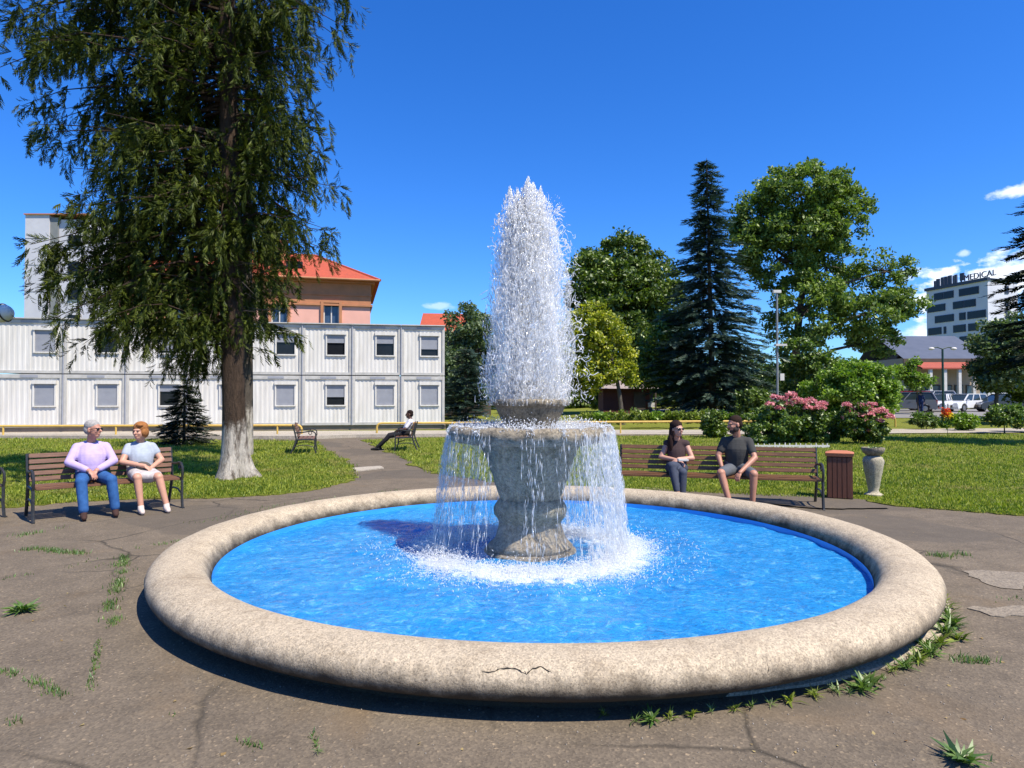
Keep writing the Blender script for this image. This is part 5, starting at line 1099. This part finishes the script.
# lamps
def lamp_post(label, px, Y, top, mat, kind, name='street_lamp'):
    zb = HG(X(px, Y), Y); h = Z(top, Y)-zb; t = thing(name, label, 'lamp', (X(px, Y), Y, zb))
    mb = MB(); mb.tube([(0, 0, -.05), (0, 0, .5), (0, 0, .55), (0, 0, h)], [.11, .10, .06, .05], 10); part(mb, 'pole', mat, t, smooth=True)
    return t, h
M_green = simple('green_paint', (.015, .05, .035), (.01, .035, .025), 6, .4); M_grey = simple('galvanised', (.22, .23, .24), (.17, .18, .19), 6, .4)
t, h = lamp_post('slim green lamp post standing in front of the white cars', 943, 36, 349, M_green, 0)
part(MB().tube([(-.55, 0, h+.06), (-.3, 0, h+.1), (0, 0, h), (.3, 0, h+.1), (.55, 0, h+.06)], .03, 6), 'arm', M_green, t, smooth=True)
for s in (-1, 1): part(MB().ball((s*.6, 0, h+.02), (.16, .12, .08)), 'lamp_head', M_oldwhite, t, smooth=True)
t, h = lamp_post('tall grey lamp post in front of the locust tree', 777.5, 34, 293, M_grey, 0)
part(MB().box((-.0, 0, h+.08), (.42, .16, .16)), 'lamp_head', M_oldwhite, t, bevel=.02)
part(MB().box((.15, -.03, Z(345, 34)), (.55, .3, .10)), 'arm_plate', M_oldwhite, t); part(MB().box((.22, -.03, Z(377, 34)), (.2, .1, .35)), 'control_box', M_oldwhite, t)
M_globe = simple('white_globe', (.80, .78, .72), (.74, .72, .68), 3, .6)
Yg = 15.0; t = thing('street_lamp', 'white globe street lamp with a dark band at the left edge', 'lamp', (X(-7, Yg), Yg, 0)); hz = Z(313, Yg)
part(MB().tube([(0, 0, 0), (0, 0, .6), (0, 0, .65), (0, 0, hz-.25), (.0, 0, hz-.1)], [.09, .08, .05, .045, .04], 12), 'pole', M_iron, t, smooth=True)
gc = X(1, Yg)-X(-7, Yg); part(MB().ball((gc, 0, hz), (.24, .20, .20), 24, 16), 'globe', M_globe, t, smooth=True)
bd = MB(); tq = Matrix.Rotation(R(60), 3, 'Y'); ring = [tuple(Vector((gc+.02, 0, hz))+Matrix.Rotation(R(-14), 3, 'Y') @ Vector((.05, .20*math.cos(a), .20*math.sin(a)))) for a in np.linspace(0, 2*math.pi, 33)]; bd.tube(ring, .016, 6, cap=False); part(bd, 'band', M_gab, t, smooth=True)
part(MB().tube([(gc+.18, 0, hz-.02), (gc+.28, 0, hz-.10)], .01, 5), 'bracket', M_iron, t)
# low white edging behind the long bench
eg = thing('bed_edging', 'low white picket edging round the flower bed behind the long bench', 'edging', (X(790, 21.6), 21.6, 0))
mb = MB(); mb.box((0, 0, .05), (2.5, .05, .08)); part(mb, 'board', M_oldwhite, eg)
mb = MB()
for k in range(15): mb.box((-1.2+k*.17+random.uniform(-.03, .03), 0, .12), (.03, .03, random.uniform(.02, .10)))
part(mb, 'pickets', M_oldwhite, eg)
cb = thing('cable', 'thin white cable lying on the sunlit lawn edge', 'cable', (0, 0, 0)); bpy.data.objects.remove(cb)

# ------------------------------------------------------------------ people
def voxel_obj(mb, name, mat, parent, voxel=.009, smooth=3):
    me = bpy.data.meshes.new(name); me.from_pydata([tuple(v) for v in mb.v], [], mb.f)
    tmp = bpy.data.objects.new('tmp', me); COL.objects.link(tmp)
    m = tmp.modifiers.new('r', 'REMESH'); m.mode = 'VOXEL'; m.voxel_size = voxel; m.use_smooth_shade = True
    s = tmp.modifiers.new('s', 'SMOOTH'); s.factor = .5; s.iterations = smooth
    dg = bpy.context.evaluated_depsgraph_get(); out = bpy.data.meshes.new_from_object(tmp.evaluated_get(dg))
    bpy.data.objects.remove(tmp); out.materials.clear(); out.materials.append(mat); out.name = name
    o = bpy.data.objects.new(name, out); COL.objects.link(o); o.parent = parent; return o
def cap(mb, a, b, r0, r1, n=14):
    a, b = Vector(a), Vector(b); d = (b-a); L = d.length; d.normalize(); pts, rs = [], []
    for k in range(5): t = math.pi/2*(k/5); pts.append(a-d*r0*math.cos(t)); rs.append(max(.0005, r0*math.sin(t)))
    for t in (0, .5, 1): pts.append(a+d*L*t); rs.append(r0+(r1-r0)*t)
    for k in range(4, -1, -1): t = math.pi/2*(k/5); pts.append(b+d*r1*math.cos(t)); rs.append(max(.0005, r1*math.sin(t)))
    mb.tube(pts, rs, n)
def eball(mb, c, r, M=None):
    i = len(mb.v); mb.ball((0, 0, 0), r, 16, 10)
    for k in range(i, len(mb.v)):
        v = Vector(mb.v[k]); v = M @ v if M is not None else v; mb.v[k] = tuple(v+Vector(c))
def skin_mat(name, c): return simple(name, c, tuple(x*.85 for x in c), 12, .55, .1, .001)
def cloth(name, c, c2=None, sc=14): return simple(name, c, c2 or tuple(x*.8 for x in c), sc, .85, .5, .006, 9, spec=.2)
def person(label, loc, rz, J, col, opt):
    root = thing('person', label, 'person', loc, rz)
    V_ = {k: Vector(v) for k, v in J.items()}; hy = R(opt.get('yaw', 0)); HR = Matrix.Rotation(hy, 3, 'Z') @ Matrix.Rotation(R(opt.get('nod', 0)), 3, 'X')
    hc = V_['head']; w = opt.get('w', 1.0); HS = 1.10
    for s in 'lr': V_['sh_'+s] = Vector((V_['sh_'+s].x*.86, V_['sh_'+s].y, V_['sh_'+s].z-.028))
    def torso(mb, inf=0, t0=0, t1=1):
        P0, P1 = V_['pelvis'], V_['chest']
        for k in range(15):
            t = k/14
            if t < t0 or t > t1: continue
            c = P0.lerp(P1, t)+Vector((0, -.02*math.sin(t*3.1)*opt.get('belly', 1), 0))
            rx = np.interp(t, [0, .35, .7, 1], [.155, .135, .150, .135])*w+inf; ry = np.interp(t, [0, .35, .7, 1], [.115, .105, .115, .085])*w*opt.get('dep', 1)+inf
            eball(mb, c, (rx, ry, .07+inf))
        if t1 == 1:
            for s in 'lr': cap(mb, V_['chest']+Vector((0, 0, -.02)), V_['sh_'+s], .075*w+inf, .055+inf); cap(mb, V_['chest']+Vector((0, .01, .055)), V_['sh_'+s], .045+inf, .045+inf)
    def head(mb):
        for c, r in (((0, .012, .035), (.072, .092, .080)), ((0, -.018, -.02), (.060, .070, .075)), ((0, -.035, -.072), (.038, .045, .032)), ((0, -.072, .028), (.048, .02, .012)), ((.03, -.062, -.018), (.022, .02, .022)), ((-.03, -.062, -.018), (.022, .02, .022)), ((0, -.078, -.052), (.02, .012, .008))):
            eball(mb, hc+HR @ Vector(c), r, HR)
        cap(mb, hc+HR @ Vector((0, -.084, .015)), hc+HR @ Vector((0, -.106, -.018)), .008, .013)
        for s in (-1, 1): eball(mb, hc+HR @ Vector((s*.074, .012, -.005)), (.010, .020, .030), HR)
        cap(mb, V_['chest']+Vector((0, .01, .03)), hc+HR @ Vector((0, .02, -.06)), .058, .050)
    def arm(mb, s, inf=0, a=0, b=2):
        S, E, W_ = V_['sh_'+s], V_['el_'+s], V_['wr_'+s]; k = opt.get('limb', 1)
        if a < 1: e = S.lerp(E, min(1, b)); cap(mb, S, e, .050*k+inf, (.050+(.040-.050)*min(1, b))*k+inf)
        if b > 1: e = E.lerp(W_, min(1, b-1)); cap(mb, E, e, .041*k+inf, (.041-.014*min(1, b-1))*k+inf)
    def hand(mb, s):
        W_, E = V_['wr_'+s], V_['el_'+s]; d = ((W_-E).normalized()+Vector(opt.get('hd_'+s, (0, 0, -.5)))).normalized(); sg = 1 if s == 'l' else -1
        up = Vector((0, -.25, 1)); side = d.cross(up).normalized(); nrm = side.cross(d).normalized()
        Mx = Matrix((d, side, nrm)).transposed(); eball(mb, W_+d*.045, (.052, .040, .017), Mx)
        for i, (o, l) in enumerate(((-.030, .070), (-.010, .080), (.010, .076), (.029, .060))):
            a = W_+d*.078+side*o; b = a+d*l*.5-nrm*l*.16+side*o*.25; c = b+d*l*.32-nrm*l*.34
            cap(mb, W_+d*.05+side*o*.8, a, .010, .0095, 8); cap(mb, a, b, .0092, .0085, 8); cap(mb, b, c, .0085, .007, 8)
        m_ = V_['wr_'+('r' if s == 'l' else 'l')]-W_; q = 1 if side.dot(m_) > 0 else -1
        a = W_+d*.02+side*.028*q; b = a+d*.035+side*.026*q-nrm*.005; cap(mb, a, b, .012, .010, 8); cap(mb, b, b+d*.03+side*.004*q-nrm*.012, .010, .008, 8)
    def leg(mb, s, inf=0, a=0, b=2):
        H, K_, A_ = V_['hip_'+s], V_['kn_'+s], V_['an_'+s]; k = opt.get('limb', 1)
        if a < 1: e = H.lerp(K_, min(1, b)); cap(mb, H, e, .082*k+inf, (.082-.026*min(1, b))*k+inf)
        if b > 1:
            e = K_.lerp(A_, min(1, b-1)); m_ = K_.lerp(A_, .3)+Vector((0, .018, 0)); cap(mb, K_, e, .053*k+inf, (.053-.018*min(1, b-1))*k+inf*opt.get('flare', 1))
            if b-1 > .5: cap(mb, K_.lerp(A_, .08), m_, .048*k+inf, .052*k+inf); cap(mb, m_, A_.lerp(K_, .25), .052*k+inf, .036*k+inf)
    def foot(mb, s, inf=0, sole=0):
        A_ = V_['an_'+s]; d = Vector(opt.get('ft_'+s, (0, -1, 0))).normalized(); base = Vector((A_.x, A_.y, A_.z-.045))
        cap(mb, base-d*.035, base+d*.10-Vector((0, 0, .008)), .036+inf, .034+inf); cap(mb, base+d*.09-Vector((0, 0, .01)), base+d*.165-Vector((0, 0, .016)), .034+inf, .024+inf); cap(mb, A_, base+d*.03, .038+inf*.6, .036+inf*.6)
    mb = MB(); torso(mb); hd_ = MB(); head(hd_); mb.add([hc+(Vector(v)-hc)*HS for v in hd_.v], hd_.f)
    for s in 'lr': arm(mb, s); hand(mb, s); leg(mb, s); foot(mb, s)
    voxel_obj(mb, 'body', skin_mat('skin', col['skin']), root, opt.get('vox', .0072), 2)
    # top
    mb = MB(); torso(mb, .013); sl = opt.get('sleeve', .5)
    if sl > 0:
        for s in 'lr': arm(mb, s, .014, 0, sl)
    voxel_obj(mb, opt.get('topname', 'shirt'), cloth('top', col['top']), root, .011, 3)
    if 'collar' in opt:
        mb = MB(); cc = V_['chest']+Vector((0, .0, .075))
        for s in (-1, 1): mb.tube([cc+Vector((0, .055, .01)), cc+Vector((s*.055, .02, 0)), cc+Vector((s*.05, -.05, -.02)), cc+Vector((s*.012, -.075, -.055))], [.012, .013, .014, .008], 6)
        part(mb, 'collar', cloth('collar', opt['collar']), root, smooth=True)
    # lower
    mb = MB(); 
    for t in (0, .12, .22): eball(mb, V_['pelvis'].lerp(V_['chest'], t), (.172*w, .132*w, .085))
    for s in 'lr': leg(mb, s, .014, 0, opt.get('legs', 1.9))
    if opt.get('skirt'):
        a, b = V_['hip_l'], V_['hip_r']; c, d = V_['kn_l'], V_['kn_r']
        for k in range(7): q = k/6; cap(mb, a.lerp(b, q), c.lerp(d, q).lerp(a.lerp(b, q), 1-opt['skirt'])+Vector((0, 0, .0)), .085, .066)
        eball(mb, c.lerp(d, .5).lerp(a, .25)+Vector((0, 0, -.05)), (.12, .06, .05))
    voxel_obj(mb, opt.get('legname', 'trousers'), cloth('bottom', col['bottom'], col.get('bottom2')), root, .011, 3)
    mb = MB()
    for s in 'lr': foot(mb, s, .007)
    voxel_obj(mb, 'shoes', cloth('shoes', col['shoes']), root, .008, 2)
    # hair
    mb = MB(); st = opt.get('hair', 'short')
    if st == 'short':
        for c, r in (((0, .022, .052), (.078, .094, .078)), ((0, .055, .005), (.072, .058, .07))): eball(mb, hc+HS*(HS*HR @ Vector(c)), tuple(q*HS for q in r), HR)
    elif st == 'bob':
        for c, r in (((0, .02, .055), (.090, .102, .085)), ((.052, .02, .0), (.042, .07, .065)), ((-.052, .02, .0), (.042, .07, .065)), ((0, .065, -.01), (.08, .055, .08)), ((.03, -.045, .085), (.045, .04, .025))): eball(mb, hc+HS*(HS*HR @ Vector(c)), tuple(q*HS for q in r), HR)
    elif st == 'long':
        for c, r in (((0, .022, .055), (.084, .098, .080)), ((0, .06, -.01), (.082, .055, .10)), ((.062, .035, -.05), (.030, .05, .11)), ((-.062, .035, -.05), (.030, .05, .11)), ((0, .075, -.15), (.10, .05, .13)), ((-.085, .03, -.17), (.035, .04, .12)), ((.085, .03, -.17), (.03, .04, .10))): eball(mb, hc+HS*(HS*HR @ Vector(c)), tuple(q*HS for q in r), HR)
    voxel_obj(mb, 'hair', simple('hair', col['hair'], tuple(x*.6 for x in col['hair']), 40, .85, .8, .006, 90, spec=.15), root, .008, 1)
    if opt.get('beard'):
        mb = MB()
        for c, r in (((0, -.04, -.078), (.045, .045, .035)), ((.048, -.01, -.05), (.018, .045, .04)), ((-.048, -.01, -.05), (.018, .045, .04)), ((0, -.086, -.04), (.026, .012, .007))): eball(mb, hc+HS*(HS*HR @ Vector(c)), tuple(q*HS for q in r), HR)
        voxel_obj(mb, 'beard', simple('beard', col['hair'], None, 40, .8), root, .006, 1)
    mb = MB()
    if opt.get('shades'):
        for s in (-1, 1): eball(mb, hc+HS*HR @ Vector((s*.032, -.086, .012)), (.027, .010, .019), HR); mb.tube([hc+HS*HR @ Vector((s*.055, -.08, .016)), hc+HS*HR @ Vector((s*.078, .0, .012))], .0035, 6)
        mb.tube([hc+HS*HR @ Vector((-.01, -.093, .015)), hc+HS*HR @ Vector((.01, -.093, .015))], .004, 6); part(mb, 'sunglasses', M_darkglass, root, smooth=True)
    else:
        for s in (-1, 1): eball(mb, hc+HS*HR @ Vector((s*.030, -.080, .010)), (.012, .006, .006), HR)
        part(mb, 'eyes', M_gab, root, smooth=True)
    mb = MB(); eball(mb, hc+HS*HR @ Vector((0, -.088, -.052)), (.020, .005, .004), HR); part(mb, 'lips', skin_mat('lips', tuple(x*k for x, k in zip(col['skin'], (.75, .5, .5)))), root, smooth=True)
    return root
def sit(dx=0, sh=.19, **o):
    J = dict(pelvis=(0, .06, .535), chest=(0, .13, .93), head=(0, .06, 1.165), hip_l=(.085, .02, .525), hip_r=(-.085, .02, .525), kn_l=(.12, -.42, .50), kn_r=(-.12, -.42, .50), an_l=(.12, -.42, .10), an_r=(-.12, -.42, .10),
             sh_l=(sh, .12, .955), sh_r=(-sh, .12, .955), el_l=(.26, .02, .72), el_r=(-.26, .02, .72), wr_l=(.07, -.20, .64), wr_r=(-.06, -.22, .63))
    J.update(o); return J
def seat_at(B, a, s, fwd=0, z=0): return B+rv((s, -fwd), a)+Vector((0, 0, z))
# elderly couple (facing -y locally; local +x is the viewer's right)
person('elderly man in a lilac shirt and blue jeans sitting on the left bench', seat_at(B1, a1, -.20, 0, 0), a1-R(8),
       sit(sh=.20, head=(.02, .03, 1.175), kn_l=(.22, -.42, .50), kn_r=(-.13, -.44, .50), an_l=(.27, -.44, .10), an_r=(-.10, -.52, .10), wr_l=(.05, -.22, .62), wr_r=(-.03, -.25, .62), el_l=(.27, -.02, .73), el_r=(-.27, -.02, .73)),
       dict(skin=(.46, .22, .15), top=(.47, .37, .62), bottom=(.035, .115, .30), bottom2=(.02, .07, .20), shoes=(.055, .028, .022), hair=(.38, .36, .34)),
       dict(yaw=52, w=1.16, belly=2.2, dep=1.1, sleeve=1.82, legs=1.93, shades=True, collar=(.50, .40, .66), flare=1.6, limb=1.08))
pw = person('elderly woman with short reddish hair in a pale grey dress on the left bench', seat_at(B1, a1, .43, .02, 0), a1-R(6),
       sit(sh=.175, pelvis=(0, .06, .53), chest=(0, .12, .90), head=(-.02, .04, 1.125), kn_l=(.17, -.42, .49), kn_r=(-.10, -.42, .50), an_l=(.26, -.50, .095), an_r=(-.06, -.47, .095), wr_l=(.10, -.16, .60), wr_r=(.02, -.20, .64), sh_l=(.175, .11, .925), sh_r=(-.175, .11, .925), el_l=(.27, .02, .70), el_r=(-.25, -.02, .70)),
       dict(skin=(.52, .27, .18), top=(.36, .40, .46), bottom=(.52, .48, .46), bottom2=(.30, .27, .27), shoes=(.62, .52, .46), hair=(.36, .15, .05)),
       dict(yaw=-42, w=1.12, belly=2.0, dep=1.1, sleeve=.42, legs=.78, skirt=.80, hair='bob', topname='blouse', legname='skirt', limb=1.08))
hbm = voxel_obj((lambda m: (eball(m, (0, 0, 0), (.11, .05, .07)), m)[1])(MB()), 'handbag', cloth('bag', (.10, .085, .075)), None, .009, 2); hbm.location = seat_at(B1, a1, .43, .16)+Vector((0, 0, .63)); hbm.rotation_euler = (0, .3, a1); tag(hbm, 'small dark handbag on the lap of the woman in the pale dress', 'handbag')
# young couple
person('young woman with long dark hair, sunglasses and dark sleeveless top sitting with legs crossed', seat_at(B2, a3, -.59, 0, 0), a3+R(0),
       sit(sh=.165, head=(.01, .03, 1.125), chest=(0, .11, .90), sh_l=(.165, .10, .925), sh_r=(-.165, .10, .925), kn_l=(-.06, -.44, .60), kn_r=(.10, -.40, .50), an_l=(.02, -.52, .22), an_r=(.09, -.42, .10), wr_l=(.03, -.13, .68), wr_r=(.02, -.14, .66), el_l=(.24, .02, .68), el_r=(-.24, .02, .69)),
       dict(skin=(.50, .27, .19), top=(.055, .035, .035), bottom=(.055, .065, .095), shoes=(.35, .20, .14), hair=(.028, .014, .012)),
       dict(yaw=42, w=.92, sleeve=0, legs=1.93, shades=True, hair='long', topname='sleeveless_top', legname='jeans', ft_l=(.3, -1, -.3)))
pu = MB(); pu.box((0, 0, 0), (.16, .10, .035)); po = part(pu, 'wallet', M_oldwhite, None, loc=seat_at(B2, a3, -.49, .24)+Vector((0, 0, .675)), rz=a3+.3, bevel=.008); tag(po, 'small white clutch purse on the lap of the woman with sunglasses', 'purse')
person('bearded man in a dark grey t-shirt and grey shorts on the long bench', seat_at(B2, a3, .31, .02, 0), a3-R(4),
       sit(sh=.205, head=(-.03, -.02, 1.215), chest=(0, .06, .955), sh_l=(.205, .05, .985), sh_r=(-.205, .05, .985), kn_l=(.24, -.42, .51), kn_r=(-.22, -.42, .51), an_l=(.22, -.42, .10), an_r=(-.10, -.52, .10), wr_l=(.05, -.36, .52), wr_r=(-.22, -.12, .58), el_l=(.26, -.10, .72), el_r=(-.27, -.02, .74), pelvis=(0, .08, .54)),
       dict(skin=(.42, .20, .13), top=(.050, .050, .048), bottom=(.10, .11, .125), shoes=(.03, .03, .03), hair=(.03, .016, .011)),
       dict(yaw=-58, nod=8, w=1.15, belly=1.6, sleeve=.62, legs=.86, beard=True, topname='t_shirt', legname='shorts', limb=1.12))
# man on the far bench, leaning back, legs stretched
person('man in a white shirt and dark trousers leaning back on the far bench', seat_at(B3, a4, 0, .02, 0), a4,
       sit(sh=.18, pelvis=(0, -.02, .53), chest=(0, .12, .87), head=(0, .09, 1.09), sh_l=(.18, .12, .89), sh_r=(-.18, .12, .89), kn_l=(.10, -.50, .44), kn_r=(-.08, -.52, .46), an_l=(.09, -.88, .10), an_r=(-.06, -.82, .10), wr_l=(.10, -.26, .60), wr_r=(-.08, -.26, .60), el_l=(.22, -.02, .66), el_r=(-.22, -.02, .66)),
       dict(skin=(.12, .055, .035), top=(.72, .70, .76), bottom=(.018, .018, .022), shoes=(.02, .02, .02), hair=(.02, .012, .010)),
       dict(yaw=0, sleeve=.75, legs=1.95))
dbag = voxel_obj((lambda m: (eball(m, (0, 0, 0), (.16, .12, .13)), m)[1])(MB()), 'shoulder_bag', cloth('bag2', (.045, .022, .02)), None, .012, 2); dbag.location = seat_at(B3, a4, -.30, .10)+Vector((0, 0, .57)); tag(dbag, 'dark shoulder bag beside the man on the far bench', 'bag')
# standing person by the van
Ys = 50.0; ps = Vector((X(920.5, Ys), Ys, HG(X(920, Ys), Ys)))
person('person in dark blue clothes standing between the parked cars', ps, R(160),
       dict(pelvis=(0, 0, .95), chest=(0, .0, 1.35), head=(0, -.02, 1.60), hip_l=(.09, 0, .92), hip_r=(-.09, 0, .92), kn_l=(.10, -.02, .50), kn_r=(-.10, -.02, .50), an_l=(.11, .02, .09), an_r=(-.11, .02, .09), sh_l=(.19, 0, 1.39), sh_r=(-.19, 0, 1.39), el_l=(.25, .02, 1.12), el_r=(-.25, .02, 1.12), wr_l=(.24, -.10, .90), wr_r=(-.24, -.10, .90)),
       dict(skin=(.35, .2, .14), top=(.02, .035, .10), bottom=(.02, .04, .12), shoes=(.03, .03, .03), hair=(.03, .02, .015)), dict(sleeve=1.8, legs=1.95, vox=.012))

# ------------------------------------------------------------------ cars
M_tyre = simple('tyre', (.015, .015, .016), None, 20, .8); M_rimm = simple('wheel_rim', (.45, .45, .46), None, 20, .3, metallic=.8)
M_cglass = simple('car_glass', (.03, .045, .05), None, 2, .06, 0); M_red = simple('tail_lens', (.45, .02, .015), None, 10, .2); M_lens = simple('head_lens', (.7, .72, .74), None, 10, .1)
def paint(name, c, metallic=.0):
    m, t, o = newmat(name); pbsdf(t, o, c, .28, None, Metallic=metallic, Coat_Weight=.6, Coat_Roughness=.06); return m
def car(label, px, Y, head, c, L=4.4, H=1.5, Wd=1.78, estate=True, nm='parked_car'):
    zb = HG(X(px, Y), Y)+.0; t = thing(nm, label, 'car', (X(px, Y), Y, zb), R(head), 'cars in the car park')
    pm = paint(nm, c); x0, x1 = -L/2, L/2; wb = L*.30; wr = .32; hb = .92*H/1.5
    pr = [(x1, .42), (x1-.02, .62), (x1-.18, .74), (x1-.55, .83), (x1-.95, hb), (x0+.15, hb+.04), (x0+.02, hb-.08), (x0, .45), (x0+.08, .25)]
    def arch(cx): return [(cx+(wr+.06)*math.cos(a), .30+(wr+.06)*math.sin(a)) for a in np.linspace(math.pi, 0, 9)]
    low = [(x0+.08, .22)]+[(wx, max(.22, z)) for wx, z in arch(-wb)]+[(wx, max(.22, z)) for wx, z in arch(wb)]+[(x1-.06, .22)]
    poly = low+pr[:-1]
    mb = MB(); mb.prism(poly, -Wd/2, Wd/2)
    me_f = mb.f; part(mb, 'body', pm, t, bevel=.035, smooth=True, angle=40)
    rx0, rx1 = (x0+.35, x1-1.75) if estate else (x0+.9, x1-1.8); cb0, cb1 = x0+.05, x1-.98; wi = Wd/2-.06; wt = Wd/2-.22
    v = [(cb0, -wi, hb), (cb1, -wi, hb), (cb1, wi, hb), (cb0, wi, hb), (rx0, -wt, H-.06), (rx1, -wt, H-.06), (rx1, wt, H-.06), (rx0, wt, H-.06)]
    mb = MB(); mb.add(v, [(0, 1, 5, 4), (1, 2, 6, 5), (2, 3, 7, 6), (3, 0, 4, 7), (4, 5, 6, 7)]); part(mb, 'windows', M_cglass, t)
    mb = MB(); mb.box(((rx0+rx1)/2, 0, H-.035), (rx1-rx0+.12, 2*wt+.06, .07)); part(mb, 'roof', pm, t, bevel=.03, smooth=True)
    mb = MB()
    for s in (-1, 1):
        for (i, j) in ((0, 4), (1, 5)): mb.beam((v[i][0], s*wi, v[i][2]), (v[j][0], s*wt, v[j][2]), .07, .08)
        for f in (.36, .68):
            a = cb0+(cb1-cb0)*f; b = rx0+(rx1-rx0)*(f*.95+.03); mb.beam((a, s*(wi+.005), hb), (b, s*(wt+.005), H-.06), .05, .06)
    part(mb, 'pillars', pm, t)
    for sx_ in (-1, 1):
        for s in (-1, 1):
            wmb = MB(); prf = [(.20, -.10), (wr-.03, -.10), (wr, -.06), (wr, .06), (wr-.03, .10), (.20, .10)]
            i = len(wmb.v); wmb.lathe(prf, 24); wmb.v = [(sx_*wb+a, s*(Wd/2-.11)+c_, .32+b) for a, b, c_ in wmb.v]; wh = part(wmb, 'wheel', M_tyre, t, smooth=True)
            rb = MB(); rb.lathe([(.0, 0), (.205, 0), (.205, .02), (.0, .03)], 20); rb.v = [(sx_*wb+a, s*(Wd/2-.01)+c_*s, .32+b) for a, b, c_ in rb.v]; part(rb, 'rim', M_rimm, wh)
    for s in (-1, 1):
        part(MB().box((x1-.12, s*(Wd/2-.22), .66), (.22, .34, .13)), 'headlight', M_lens, t, bevel=.02)
        part(MB().box((x0+.06, s*(Wd/2-.12), .82), (.14, .20, .30)), 'tail_light', M_red, t, bevel=.02)
        part(MB().box((cb1-.25, s*(Wd/2+.07), hb+.06), (.10, .18, .12)), 'mirror', pm, t, bevel=.02)
        part(MB().box((-.25, s*(Wd/2+.002), hb-.16), (.18, .02, .03)), 'door_handle', M_gab, t)
    part(MB().box((x1-.0, 0, .46), (.05, .9, .18)), 'grille', M_gab, t); part(MB().box((x0-.0, 0, .55), (.04, .52, .11)), 'number_plate', M_oldwhite, t)
    return t
car('white estate car in front of the low building, right of the other white car', 963.5, 57, 205, (.68, .69, .70), L=4.5)
car('white car nose-on beside the white estate, behind the green lamp post', 938, 56.5, 228, (.66, .67, .69), L=4.2)
car('silver-grey van parked leftmost, its red tail light towards the park', 906, 54.5, 148, (.20, .21, .24), L=4.3, H=1.62)
car('red car whose roof shows behind the silver-grey van', 905, 60, 160, (.40, .03, .03), L=4.2, H=1.75)
car('pale car whose roof shows behind the standing person', 929, 62, 160, (.6, .62, .64), L=4.3, H=1.8)
car('dark car half hidden by the shrubs at the right, beyond the white estate', 1003, 56, 175, (.03, .035, .05), L=4.5)
